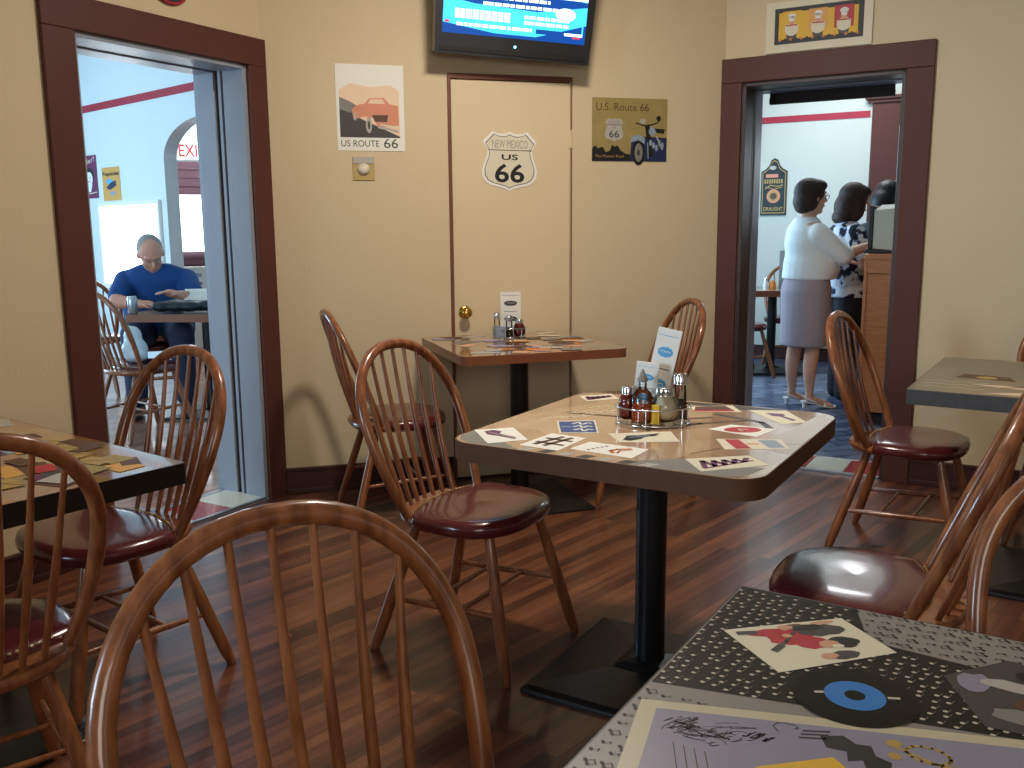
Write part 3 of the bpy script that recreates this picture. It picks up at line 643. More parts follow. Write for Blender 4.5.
mb.line([(-.215+.022*math.cos(t*.5), .175+.016*math.sin(t*.5)) for t in range(14)], .004, .0016, 'gold'); mb.line([(-.255, .175), (-.2, .16), (-.17, .17)], .004, .0016, 'gold'); mb.disc(-.25, .18, .008, .0017, 'gold'); mb.disc(-.245, .155, .007, .0017, 'gold')
mb.line([(-.35+.004*k*math.cos(k*.6), .155+.004*k*math.sin(k*.6)*.6) for k in range(8)], .0015, .0016, 'dgrey')
mb.poly([(-.365, .06), (-.3, .12), (-.27, .095), (-.33, .03)], .0016, 'yellow')
for k in range(4): mb.line([(-.455+.012*k, .06), (-.43+.012*k, .01)], .0012, .0016, 'dgrey')

for k in range(9):
    x = -.2+.017*k; mb.poly([(x, .128+.005*k), (x+.013, .131+.005*k), (x+.009, .09+.005*k), (x-.004, .088+.005*k)], .0016, 'ink' if k % 2 else 'lgrey')
lay(fgt, 'printed_poster', mb, label='lavender music poster with cream border')
def d_photo(mb, f, z):
    def B(u, v, ru, rv, m, seed, dz, n=16):
        g = random.Random(seed); mb.poly([f(u+ru*g.uniform(.82, 1.1)*math.cos(2*math.pi*k/n), v+rv*g.uniform(.82, 1.1)*math.sin(2*math.pi*k/n)) for k in range(n)], z+dz, m)
    B(.42, .66, .2, .2, 'red', 1, 0); B(.3, .82, .16, .1, 'red', 2, .00005); B(.52, .48, .14, .16, 'red', 3, .0001)
    B(.72, .74, .2, .15, 'dgrey', 4, .00015); B(.62, .84, .14, .09, 'ink', 5, .0002)
    B(.74, .4, .13, .14, 'ink', 6, .0002); B(.62, .4, .085, .1, 'flesh', 7, .0003); B(.66, .33, .05, .05, 'cream', 8, .00035)
    B(.62, .13, .13, .1, 'dgrey', 9, .0002); B(.5, .15, .07, .07, 'flesh', 10, .0003); B(.8, .93, .1, .045, 'flesh', 11, .0003); B(.47, .9, .07, .06, 'flesh', 12, .0003); B(.55, .93, .08, .04, 'brownp', 13, .00025)
    mb.line(P_(f, [(.22, .46), (.34, .58), (.5, .78)]), .005, z+.0004, 'dgrey'); mb.line(P_(f, [(.17, .42), (.26, .5)]), .01, z+.0005, 'dgrey'); mb.line(P_(f, [(.08, .88), (.2, .86)]), .011, z+.0004, 'dgrey')
    B(.4, .7, .04, .05, 'flesh', 14, .0005)
card(fgt, [(-.503, .361), (-.372, .485), (-.285, .411), (-.402, .277)], 'cream', d_photo, label='photo card of red shirted musicians', lift=.0007).name = 'printed_card'
mb = MB(); mb.disc(-.308, .265, .072, .0014, 'vinylrec', n=48)
for k in range(4): mb.disc(-.308, .265, .068-.006*k, .0015+.0001*k, 'vinylrec', n=48)
mb.disc(-.308, .265, .035, .0021, 'label_blue', n=36); mb.disc(-.308, .265, .012, .0023, 'vinylrec'); mb.line([(-.35, .25), (-.343, .254)], .005, .0022, 'sheetcream'); mb.line([(-.272, .279), (-.262, .284)], .005, .0022, 'sheetcream')
lay(fgt, 'vinyl_record_print', mb, label='black record with blue label')
mb = MB(); mb.poly([(-.225, .375), (-.16, .46), (.02, .42), (-.02, .28), (-.17, .27)], .0010, 'dgrey')
def bl2(cx, cy, rx, ry, m, seed, z):
    g = random.Random(seed); n = 14; mb.poly([(cx+rx*g.uniform(.75, 1.1)*math.cos(2*math.pi*k/n), cy+ry*g.uniform(.75, 1.1)*math.sin(2*math.pi*k/n)) for k in range(n)], z, m)
bl2(-.19, .375, .022, .028, 'plav', 1, .0012); bl2(-.155, .385, .03, .016, 'lgrey', 2, .0013); bl2(-.12, .42, .03, .02, 'ink', 3, .0013); bl2(-.12, .345, .03, .022, 'brownp', 4, .0013); bl2(-.09, .37, .025, .02, 'ink', 5, .0014); bl2(-.06, .41, .03, .012, 'plav', 6, .0014); bl2(-.14, .31, .03, .02, 'mgrey', 7, .0013); bl2(-.05, .33, .04, .03, 'purple', 8, .0013)
lay(fgt, 'printed_card', mb, label='dark lavender photo print')

# left table and right table details
mb = MB()
g = random.Random(12)
for k in range(98):
    x, y, a, w, h = g.uniform(-.50, .48), g.uniform(-.36, .36), g.uniform(-.4, .4), g.uniform(.06, .13), g.uniform(.04, .08); c, t = math.cos(a), math.sin(a)
    P = [(x+c*u-t*v, y+t*u+c*v) for u, v in ((-w/2, -h/2), (w/2, -h/2), (w/2, h/2), (-w/2, h/2))]
    mb = MB(); mb.poly(P, 0.0004+.00003*k, g.choice(['mustard', 'lgrey', 'brownp', 'cream', 'olive', 'gold', 'dgrey', 'steelblue', 'orange', 'gold', 'brownp', 'red', 'brownp', 'mustard', 'maroon']))
    if k % 2: mb.line([P[0], P[2]], .005, .00045+.00003*k, 'dgrey')
    lay(leftt, 'printed_ticket', mb)
mb = MB()
mb.poly([(-.3, -.42), (.52, -.44), (.52, -.0), (-.1, -.12), (-.0, -.2), (-.36, -.24), (-.12, -.32)], .0004, 'peach'); mb.poly([(-.25, -.25), (-.02, -.22), (-.12, -.17)], .0005, 'dgrey')
for k in range(3): mb.line([(-.5+.04*i, -.36+.07*k+(.02 if i % 2 else 0)) for i in range(6)], .005, .0006, 'cream')
mb.line([(-.25, -.27), (.52, -.32)], .006, .0006, 'brownp'); mb.poly([(-.05, .36), (.3, .42), (.2, .3), (.0, .28)], .0005, 'peach'); mb.poly([(-.42, -.1), (-.22, -.12), (-.25, -.02), (-.4, .0)], .0005, 'brownp')
mb.disc(-.32, -.07, .035, .0007, 'gold')
lay(rightt, 'collage_print', mb)
mb = MB(); g = random.Random(4)
for k in range(46):
    x, y, a = g.uniform(-.31, .31), g.uniform(-.34, .34), g.uniform(-.6, .6); w, h = g.uniform(.06, .12), g.uniform(.04, .08); c, t = math.cos(a), math.sin(a)
    mb = MB(); mb.poly([(x+c*u-t*v, y+t*u+c*v) for u, v in ((-w/2, -h/2), (w/2, -h/2), (w/2, h/2), (-w/2, h/2))], .0003+.00005*k, g.choice(['lgrey', 'brownp', 'orange', 'lav', 'cream', 'flesh', 'brownp', 'mgrey']))
    lay(backt, 'printed_card', mb, .772)

# ------------------------------------------------------------------ windsor chair
SH = .45
def bow_pts(T=.942, lean=.40, W=.24, zW=.715, wf=.192, uf=-.125, n=14):
    half = [(W-(W-wf)*((zW-z)/(zW-SH))**2, z) for z in [SH-.02+(zW-SH+.02)*i/10 for i in range(10)]]
    for i in range(n+1):
        t = math.pi/2*i/n; half.append((W*math.cos(t)**.9 if i < n else 0, zW+(T-zW)*math.sin(t)))
    P = half+[(-v, z) for v, z in half[::-1][1:]]
    return [(uf-lean*(z-SH), v, z) for v, z in P]
def seat_outline(n=56, k=1.0):
    out = []
    for i in range(n):
        t = 2*math.pi*i/n; c, s = math.cos(t), math.sin(t)
        u = (.205 if c > 0 else .232)*math.copysign(abs(c)**.74, c); v = .225*math.copysign(abs(s)**.78, s)
        if c < 0: v *= 1-.08*abs(c)
        out.append((u*k, v*k))
    return out
def make_chair():
    t = empty('windsor_chair', (0, 0, 0), 0, 'x', 'chair')
    O_ = seat_outline(); n = len(O_); mb = MB()
    mb.loft([[(x*k, y*k, z) for x, y in O_] for k, z in ((.86, .412), (.96, .418), (1, .43), (1, .44), (.975, .447))], 'chairwood'); mb.build('seat', t)
    # upholstered pad wraps the front; its rear edge is an arc just ahead of the spindles
    ub = lambda v: -.150+1.25*v*v
    pad = []
    for (x, y) in O_:
        x = max(x, ub(y)); pad.append((x, y))
    mb = MB(); cx = .02
    mb.loft([[((x-cx)*k+cx, y*k, z) for x, y in pad] for k, z in ((1.0, .424), (1.022, .432), (1.026, .446), (1.0, .46), (.9, .468), (.7, .472), (.4, .471), (.02, .469))], 'vinyl'); pd = mb.build('seat_pad', t)
    mb = MB()
    arc = [(ub(v)+.001, v) for v in [-.19+.38*i/26 for i in range(27)]]
    for x, y in arc: mb.ell(((x-cx)*1.0+cx, y, .462 if abs(y) < .17 else .455), (.0042, .0042, .0035), 'nail', n=6, k=4)
    for sgn in (-1, 1):
        for k in range(2): mb.ell((ub(.2)+.0+.004*k, sgn*(.205+.006*k), .450-.012*k), (.0042, .0042, .0042), 'nail', n=6, k=4)
    mb.build('nail_trim', pd)
    BP = bow_pts(); mb = MB()
    k = len(BP); rad = []
    for i in range(k):
        q = min(i, k-1-i)/8; rad.append(.0135+.003*min(1, q))
    mb.tube(BP, rad, 'chairwood', n=12, flat=1.0); mb.build('back_hoop', t)
    for j in range(-3, 4):
        vt = j*.058; best = None      # meet the hoop
        up = [p for p in BP if p[2] > .7]
        ps = sorted(up, key=lambda p: abs(p[1]-vt)); a, b = ps[0], ps[1]
        f = 0 if abs(b[1]-a[1]) < 1e-6 else (vt-a[1])/(b[1]-a[1]); zt = a[2]+(b[2]-a[2])*f; ut = a[0]+(b[0]-a[0])*f
        vb = j*.042; ubt = -.197+.9*vb*vb*1.5
        path = []; rr = []
        for i in range(13):
            s = i/12; path.append((ubt+(ut-ubt)*s-.012*math.sin(math.pi*s)*(1 if 1 else 0), vb+(vt-vb)*s, .435+(zt-.435)*s)); rr.append(.0062+.0028*max(0, math.sin(math.pi*min(1, s*1.2+.05))))
        mb = MB(); mb.tube(path, rr, 'chairwood', n=8); mb.build('spindle', t)
    legs = {}
    for nm, top, foot in (('rl', (-.13, .13, .425), (-.255, .215, 0)), ('rr', (-.13, -.13, .425), (-.255, -.215, 0)), ('fl', (.13, .14, .425), (.235, .215, 0)), ('fr', (.13, -.14, .425), (.235, -.215, 0))):
        a, b = Vector(top), Vector(foot); legs[nm] = (a, b); mb = MB()
        mb.tube([a+(b-a)*(i/10) for i in range(11)], [.012+.007*math.sin(math.pi*(.12+.62*i/10)) if i < 10 else .0125 for i in range(11)], 'chairwood', n=10); mb.build('leg', t)
    at = lambda nm, z: legs[nm][0]+(legs[nm][1]-legs[nm][0])*((.425-z)/.425)
    def st(name, p, q, r0, r1):
        mb = MB(); mb.tube([p+(q-p)*(i/8) for i in range(9)], [r0+(r1-r0)*math.sin(math.pi*i/8) for i in range(9)], 'chairwood', n=8); mb.build(name, t)
    sl = (at('rl', .17), at('fl', .19)); sr = (at('rr', .17), at('fr', .19))
    st('side_stretcher', *sl, .007, .011); st('side_stretcher', *sr, .007, .011)
    for f in (.34, .66): st('cross_stretcher', sl[0]+(sl[1]-sl[0])*f, sr[0]+(sr[1]-sr[0])*f, .006, .009)
    return t
ch0 = make_chair(); index_kids()
chairs = [
 (-.112, 2.76, -31, 'honey wood hoop-back chair with burgundy seat, left of the middle table facing it', 'main'),
 (-.115, .875, -52, 'nearest hoop-back chair, its large bare back filling the bottom left foreground', 'main'),
 (-1.19, 2.55, -127.6, 'dark seated hoop-back chair in front of the left doorway at the ticket collage table', 'main'),
 (-1.17, 1.80, 130, 'hoop-back chair cut by the left picture edge, near side of the ticket collage table', 'main'),
 (-.53, 4.19, 20, 'hoop-back chair between the wall and the back table, seen from its side', 'main'),
 (.592, 4.49, -168, 'hoop-back chair behind the middle table, right of the back table', 'main'),
 (1.61, 3.60, -35, 'red brown hoop-back chair before the right doorway casing', 'main'),
 (.845, 2.10, 149, 'chair with glossy dark seat reflecting light, right of the middle table', 'main'),
 (.865, 1.16, -124, 'hoop-back chair at far right edge of the music note table, mostly its curved back', 'main'),
 (2.33, 3.69, -123, 'chair half hidden behind the charcoal edged table at the right wall', 'main'),
 (-2.40, 5.87, 55, 'hoop-back chair with a pale bag, seen through the left doorway', 'left'),
 (-2.76, 7.02, -72, 'hoop-back chair under the seated person in the left room', 'left'),
 (-3.42, 7.46, 100, 'hoop-back chair partly hidden left of the seated person in the left room', 'left'),
 (2.02, 8.05, 10, 'wooden chair at left of the small table in the right room', 'right'),
 (2.62, 8.62, -110, 'wooden chair behind the small table in the right room', 'right'),
]
for i, (x, y, a, lab, g) in enumerate(chairs):
    o = ch0 if i == 0 else copy_tree(ch0)
    o.location = (x, y, 0); o.rotation_euler = (0, 0, R(a)); o['label'] = lab; o['group'] = 'hoop-back chairs around the tables'

# ------------------------------------------------------------------ condiments
def shaker(name, x, y, z, r, h, fill, lid, label, fl=.8, shape='round'):
    e = empty(name, (x, y, z), 0, label, 'shaker')
    if shape == 'round': prof = [(r*.6, .003), (r*.95, h*.12), (r, h*.35), (r*.93, h*.6), (r*.62, h*.78)]
    else: prof = [(r*.9, .002), (r, .01), (r*.8, h*.4), (r*.72, h*.8), (r*.78, h*.84)]
    mb = MB(); mb.lathe(prof, 'glass', n=20); mb.build('jar', e)
    mb = MB(); P = [(a*.9, b+.002) for a, b in prof if b < h*fl]; mb.lathe(P, fill, n=16); mb.build('contents', e)
    mb = MB(); rt = prof[-1][0]*1.08; mb.lathe([(rt, h*.76), (rt*1.02, h*.77), (rt*1.02, h*.79), (rt*.98, h*.8), (rt*.98, h*.955), (rt*.96, h*.97), (rt*.9, h*.985), (rt*.88, h*.99), (rt*.4, h), (.001, h)], lid, n=20)
    for k in range(7): mb.ell((rt*.4*math.cos(k), rt*.4*math.sin(k), h), (.0015, .0015, .0008), 'ink', n=5, k=3)
    mb.build('lid', e)
    return e
def caddy(x, y, z, yaw, label, r=.105, rail=.052):
    e = empty('condiment_caddy', (x, y, z+.0005), R(yaw), label, 'caddy')
    ring = lambda rr, h, n=36: [(rr*math.cos(2*math.pi*i/n), rr*math.sin(2*math.pi*i/n)*.8, h) for i in range(n)]
    mb = MB(); mb.tube(ring(r, rail), .0022, 'chrome', n=7, closed=True); mb.build('top_rail', e)
    mb = MB(); mb.tube(ring(r*.97, .006), .0025, 'chrome', n=7, closed=True)
    for k in range(-3, 4):
        xx = k*r*.28; yy = .8*math.sqrt(max(0, (r*.97)**2-xx*xx)); mb.tube([(xx, -yy, .006), (xx, yy, .006)], .0018, 'chrome', n=6)
    mb.build('bottom_grid', e)
    for k in range(6):
        a = math.pi/3*k+.3; mb = MB(); mb.tube([(r*math.cos(a), r*.8*math.sin(a), rail), (r*.97*math.cos(a), r*.8*.97*math.sin(a), .002)], .002, 'chrome', n=6); mb.build('post', e)
    return e
def menu(name, x, y, z, w, h, yaw, tilt, label, logo='cyan', roll=0):
    mb = MB(); mb.box(-w/2, w/2, -.003, .003, 0, h, 'white')
    mb.T = Matrix.Rotation(R(90), 4, 'X')
    for sgn, zz in ((1, .0034),):
        for yc in (h*.74, h*.38):
            for k in range(9): mb.disc(w*.22*math.cos(k*.7), yc+h*.03*math.sin(k*.7), w*.11, zz+.0001*k, logo, ry=h*.03)
            mb.disc(0, yc, w*.2, zz+.001, logo, ry=h*.04); mb.line([(-w*.2, yc+h*.005), (-w*.1, yc+h*.015), (0, yc), (w*.1, yc+h*.012), (w*.2, yc)], h*.008, zz+.0012, 'white')
        mb.line([(-w*.42, h*.92), (w*.42, h*.92)], h*.006, zz, logo); mb.line([(-w*.3, h*.55), (w*.3, h*.55)], h*.01, zz, 'dgrey')
    m = Matrix.Translation((x, y, z)) @ Matrix.Rotation(R(yaw), 4, 'Z') @ Matrix.Rotation(R(tilt), 4, 'X') @ Matrix.Rotation(R(roll), 4, 'Y')
    return tag(mb.build(name, bevel=.0006, world=m), label, 'menu')
mx, my = .403, 2.57
caddy(mx, my, ZT, -6, 'round chrome wire caddy on the middle table', .108)
z1 = ZT+.009
shaker('pepper_flake_shaker', mx-.072, my+.012, z1, .026, .098, 'flakes', 'chrome', 'small glass shaker with chrome lid, leftmost in the middle table caddy')
shaker('cheese_shaker', mx+.03, my-.022, z1, .042, .1, 'cheese', 'chrome', 'squat glass jar of grated cheese in the middle table caddy', shape='round')
shaker('pepper_shaker', mx+.08, my+.022, z1, .024, .132, 'pepper', 'chrome', 'tall dark pepper shaker at right of the middle table caddy', shape='tall')
e = empty('sauce_bottle', (mx-.035, my-.03, z1), 0, 'glass bottle half full of amber sauce with a conical spout', 'bottle')
mb = MB(); mb.lathe([(.028, .002), (.032, .008), (.032, .07), (.024, .085), (.012, .1), (.011, .12)], 'glass'); mb.build('bottle_glass', e)
mb = MB(); mb.lathe([(.029, .005), (.0295, .06)], 'oil'); mb.build('sauce', e)
mb = MB(); mb.lathe([(.014, .118), (.015, .126), (.011, .132), (.003, .152), (.002, .153)], 'mgrey'); mb.build('spout', e)
mb = MB(); mb.box(-.003, .003, -.016, .016, 0, .055, 'yellow'); tag(mb.build('sugar_packet', world=Matrix.Translation((mx-.005, my-.052, z1)) @ Matrix.Rotation(R(60), 4, 'Z')), 'yellow packet standing between the sauce bottle and cheese jar', 'packet')
menu('menu_card', mx+.002, my+.05, z1, .07, .262, -22, -4, 'tall white folded menu with blue logo, tilted up behind the middle caddy', roll=11)
menu('menu_card', mx-.028, my+.022, z1, .066, .165, -22, -3, 'shorter white menu in front of the tall one in the middle caddy', roll=5)
bx, by = -.012, 4.50; zb = .772; z2 = zb+.009
caddy(bx, by, zb, 0, 'chrome wire caddy on the table against the door', .085, .05)
shaker('salt_shaker', bx-.06, by+.01, z2, .019, .115, 'salt', 'chrome', 'white salt shaker at left of the back table caddy', shape='tall')
shaker('pepper_shaker', bx+.0, by-.02, z2, .021, .105, 'pepper', 'chrome', 'grey pepper shaker at centre of the back table caddy', shape='tall')
shaker('pepper_flake_shaker', bx+.05, by-.02, z2, .029, .085, 'flakes', 'chrome', 'round jar of red pepper flakes in the back table caddy')
menu('menu_card', bx+.008, by+.045, z2, .1, .215, 0, 2, 'white menu with dark logos standing in the back table caddy', logo='dgrey')
for k in range(3):
    mb = MB(); mb.box(-.024, .024, -.002, .002, 0, .052, 'steelblue'); tag(mb.build('sweetener_packet', world=Matrix.Translation((bx-.047+.004*k, by-.035-.008*k, z2)) @ Matrix.Rotation(R(-12+8*k), 4, 'Z') @ Matrix.Rotation(R(8), 4, 'X')), 'blue sweetener packet leaning beside the salt shaker', 'packet', 'sweetener packets in the back table caddy')

# ------------------------------------------------------------------ left room
dx = (RW(-2.15, -.2)-RW(-4.0, .2)).normalized(); P1 = Vector((-2.775, 8.296, 0))
FW = frame(P1, dx)      # x = 0 at P1, right positive
mb = MB()
ax0, ar, asp, arise = -.57, .72, 1.965, .33      # arch: left edge, half width, spring, rise
arcx = lambda t: ax0+ar-ar*math.cos(t)
wl = [(-4.2, 0), (ax0, 0)]+[(ax0, asp)]+[(arcx(math.pi*i/20), asp+arise*math.sin(math.pi*i/20)) for i in range(1, 20)]+[(ax0+2*ar, asp), (ax0+2*ar, 0), (3.4, 0), (3.4, H), (-4.2, H)]
wx0, wx1, wz0, wz1 = -1.93, -.72, .78, 1.56
mb.prism(wl, -.13, 0, 'lwall'); struct(mb, 'wall_left_room', world=FW)
mb = MB(); mb.box(-4.2, 3.4, 2.51, 2.58, 0, .006, 'stripe'); struct(mb, 'trim_12', world=FW)
mb = MB()
for (a, b, c_, d_) in ((wx0-.04, wx0, wz0, wz1), (wx1, wx1+.04, wz0, wz1), (wx0-.04, wx1+.04, wz0-.05, wz0), (wx0-.04, wx1+.04, wz1, wz1+.04)): mb.box(a, b, c_, d_, 0, .03, 'white')
w = struct(mb, 'window_1', .003, world=FW)
mb = MB(); mb.box(wx0, wx1, wz0, wz1, .002, .008, 'sky'); child(mb, 'pane', w, label='bright daylit pane')
def d_ad(mb, w, h, z):
    mb.text('Seller!', 0, h*.36, h*.12, z+.001, 'cream', width=w*.8, rot=.15)
    mb.disc(w*.08, h*.02, w*.26, z+.001, 'ink', ry=h*.2); mb.disc(w*.06, -h*.04, w*.19, z+.002, 'white', ry=h*.16); mb.poly([(-w*.35, -h*.3), (-w*.3, -h*.12), (w*.0, -h*.2), (w*.22, -h*.16), (w*.1, -h*.36)], z+.002, 'white')
    mb.line([(-w*.4, -h*.42), (w*.42, -h*.36)], h*.02, z+.001, 'cream'); mb.disc(w*.12, -h*.02, w*.02, z+.003, 'ink'); mb.line([(0, -h*.12), (w*.12, -h*.1)], h*.015, z+.003, 'red')
poster('poster', FW, -2.40, -1.97, 1.65, 2.085, 'maroon', d_ad, 'maroon poster of a smiling face in the left room', z=.001)
def d_pop(mb, w, h, z):
    mb.text('Popsicles', 0, h*.29, h*.15, z+.001, 'ink', width=w*.92, bold=.03); mb.disc(-w*.1, h*.08, w*.2, z+.001, 'cyan', ry=h*.08); mb.poly([(-w*.3, -h*.1), (w*.0, h*.05), (w*.25, h*.1), (w*.28, -h*.05), (-w*.1, -h*.18)], z+.002, 'navy'); mb.disc(w*.05, -h*.28, w*.16, z+.001, 'steelblue', ry=h*.06)
poster('poster', FW, -1.86, -1.47, 1.615, 1.945, 'mustard', d_pop, 'mustard poster lettered Popsicles in the left room', z=.001)
# beyond the arch, facing the doorway
FA = frame(Vector((-3.95, 10.8, 0)), Vector((.94, .34, 0)))
mb = MB(); mb.box(-2.0, 3.2, 0, H, -.1, 0, 'lwall'); struct(mb, 'wall_arch', world=FA)
mb = MB(); mb.box(-.06, 1.5, 1.02, 1.76, .001, .015, 'white'); w = struct(mb, 'window_2', world=FA)
mb = MB(); mb.box(.0, 1.44, 1.06, 1.72, .015, .02, 'sky'); child(mb, 'pane', w, label='bright daylit pane')
mb = MB()
for k in range(4): mb.box(-.02, 1.2, 1.72+.095*k, 1.81+.095*k, .03+.01*(k % 2), .05+.01*(k % 2), 'shade')
tag(mb.build('window_shade', bevel=.002, world=FA), 'brown pleated shade below the exit sign beyond the arch', 'window shade')
mb = MB(); mb.box(0, .36, 0, .2, 0, .05, 'exit'); mb.text('EXIT', .18, .1, .14, .0505, 'red', width=.3, bold=.02)
tag(mb.build('exit_sign', bevel=.003, world=FA @ Matrix.Translation((.11, 2.12, .01))), 'white EXIT sign with red letters seen through the arch', 'sign')
FC2 = frame(Vector((-3.36, 9.35, 0)), Vector((.94, .34, 0)))
e = empty('drinks_cabinet', (0, 0, 0), 0, 'white cabinet beyond the arch with boxes on it', 'cabinet'); e.matrix_world = FC2
mb = MB(); mb.box(-.03, 1.0, 0, .68, -.45, 0, 'white'); mb.build('body', e, .004)
mb = MB(); mb.box(-.05, 1.02, .68, .71, -.47, .02, 'lgrey'); mb.build('worktop', e, .004)
for k, (x, w_) in enumerate([(.0, .26), (.3, .26)]):
    mb = MB(); mb.T = FC2 @ Matrix.Translation((0, .711, 0)); mb.box(x, x+w_, 0, .22, -.34, -.05, 'frosted'); mb.box(x+.05, x+w_-.05, .05, .08, -.05, -.044, 'mgrey'); mb.box(x+.05, x+w_-.05, .13, .17, -.05, -.044, 'steelblue')
    tag(mb.build('white_box', bevel=.006), ['white dispenser box at left end of the cabinet beyond the arch', 'white box further right on the cabinet beyond the arch'][k], 'box')
mb = MB(); mb.T = FC2 @ Matrix.Translation((0, .933, 0)); mb.box(.0, .3, .0, .01, -.3, -.02, 'white'); mb.tube([(.0, .09, -.16), (.3, .09, -.16)], .078, 'shade', n=14)
tag(mb.build('rolled_mat'), 'brown roll lying on the white dispenser box beyond the arch', 'roll')

# man's table, can, jacket, paper, bag
lt = table('cafe_table', -2.16, 6.50, -4, .42, .38, .02, .755, 'top_right', 'edge_back', 'small pedestal table with person seated behind it in the left room', base=.27)
cz = .755
e = empty('drink_can', (-2.56, 6.19, cz), 0, 'silver drink can on the table in the left room', 'can')
mb = MB(); mb.lathe([(.026, 0), (.033, .008), (.033, .108), (.027, .118)], 'alu'); mb.build('can_body', e)
mb = MB(); mb.lathe([(.0275, .117), (.0285, .12), (.0265, .121), (.025, .118), (.001, .118)], 'chrome'); mb.build('can_lid', e)
mb = MB(); mb.T = Matrix.Rotation(R(-90), 4, 'Z') @ Matrix.Rotation(R(90), 4, 'X')
for k in range(4): mb.box(-.02+.011*k, -.014+.011*k, .03, .095, .0325, .034, 'blue')
mb.build('can_label', e)
# jacket: lumpy folded cloth
def blob(name, parts, m, parent=None, voxel=.012, smooth=4, world=None, mats=None):
    """one continuous skin grown over ellipsoids and tapered limbs"""
    mb = MB()
    for p in parts:
        if p[0] == 'e': mb.ell(p[1], p[2], m, n=20, k=14, rot=p[3] if len(p) > 3 else None)
        elif p[0] == 'c':
            pts = p[1]; rad = p[2]; path = []; rr = []
            for i in range(len(pts)-1):
                a, b = Vector(pts[i]), Vector(pts[i+1])
                for k in range(6): path.append(a.lerp(b, k/6)); rr.append(rad[i]+(rad[i+1]-rad[i])*k/6)
            path.append(Vector(pts[-1])); rr.append(rad[-1])
            mb.tube(path, rr, m, n=14)
            mb.ell(path[0], (rr[0],)*3, m, n=14, k=8); mb.ell(path[-1], (rr[-1],)*3, m, n=14, k=8)
            for i in range(1, len(pts)-1): mb.ell(pts[i], (rad[i],)*3, m, n=14, k=8)
        elif p[0] == 'l':      # loft of (centre, rx, ry) rings
            n = 22; mb.loft([[(c[0]+rx*math.cos(2*math.pi*i/n), c[1]+ry*math.sin(2*math.pi*i/n), c[2]) for i in range(n)] for c, rx, ry in p[1]], m)
    o = mb.build(name)
    if world is not None: o.matrix_world = world
    md = o.modifiers.new('r', 'REMESH'); md.mode = 'VOXEL'; md.voxel_size = voxel; md.use_smooth_shade = True
    s = o.modifiers.new('s', 'SMOOTH'); s.iterations = smooth; s.factor = .6
    dg = bpy.context.evaluated_depsgraph_get(); dg.update()
    me = bpy.data.meshes.new_from_object(o.evaluated_get(dg)); old = o.data; o.modifiers.clear(); o.data = me; bpy.data.meshes.remove(old); me.name = name
    if not me.materials: me.materials.append(M[m])
    if parent: o.parent = parent
    return o
g = random.Random(2)
o = blob('folded_jacket', [('e', (g.uniform(-.15, .17), g.uniform(-.06, .06), .035+.01*g.random()), (g.uniform(.05, .1), g.uniform(.05, .07), .035)) for k in range(12)], 'dcloth', voxel=.01, world=Matrix.Translation((-2.22, 6.27, cz+.004)) @ Matrix.Scale(1.08, 4))
tag(o, 'folded black jacket on the table in the left room', 'jacket')
mb = MB(); mb.T = Matrix.Translation((-2.2, 6.52, cz+.012)) @ Matrix.Rotation(R(12), 4, 'Z') @ Matrix.Rotation(R(38), 4, 'X')
mb.loft([[(x, 0+.02*math.cos(x*9), z_), (x, .006+.02*math.cos(x*9), z_)] for x in ()] or [[(-.13, -.0, 0), (.13, 0, 0), (.13, .2, 0), (-.13, .2, 0)], [(-.13, -.0, .004), (.13, 0, .004), (.13, .2, .004), (-.13, .2, .004)]], 'white', smooth=False)
for k in range(8): mb.line([(-.11, .02+.02*k), (.1, .02+.02*k)], .003, .0045, 'lgrey')
tag(mb.build('newspaper'), 'white paper held by the seated person in the left room', 'paper')
o = blob('plastic_bag', [('e', (0, 0, .1), (.1, .12, .1)), ('e', (-.02, .03, .2), (.07, .08, .09)), ('e', (.03, -.05, .06), (.09, .09, .06)), ('c', [(-.02, .02, .24), (-.05, .0, .3)], [.03, .012])], 'bag', voxel=.012, world=Matrix.Translation((-2.44, 5.88, .472)) @ Matrix.Scale(.8, 4))
tag(o, 'pale blue plastic bag on the chair seen through the left doorway', 'bag')

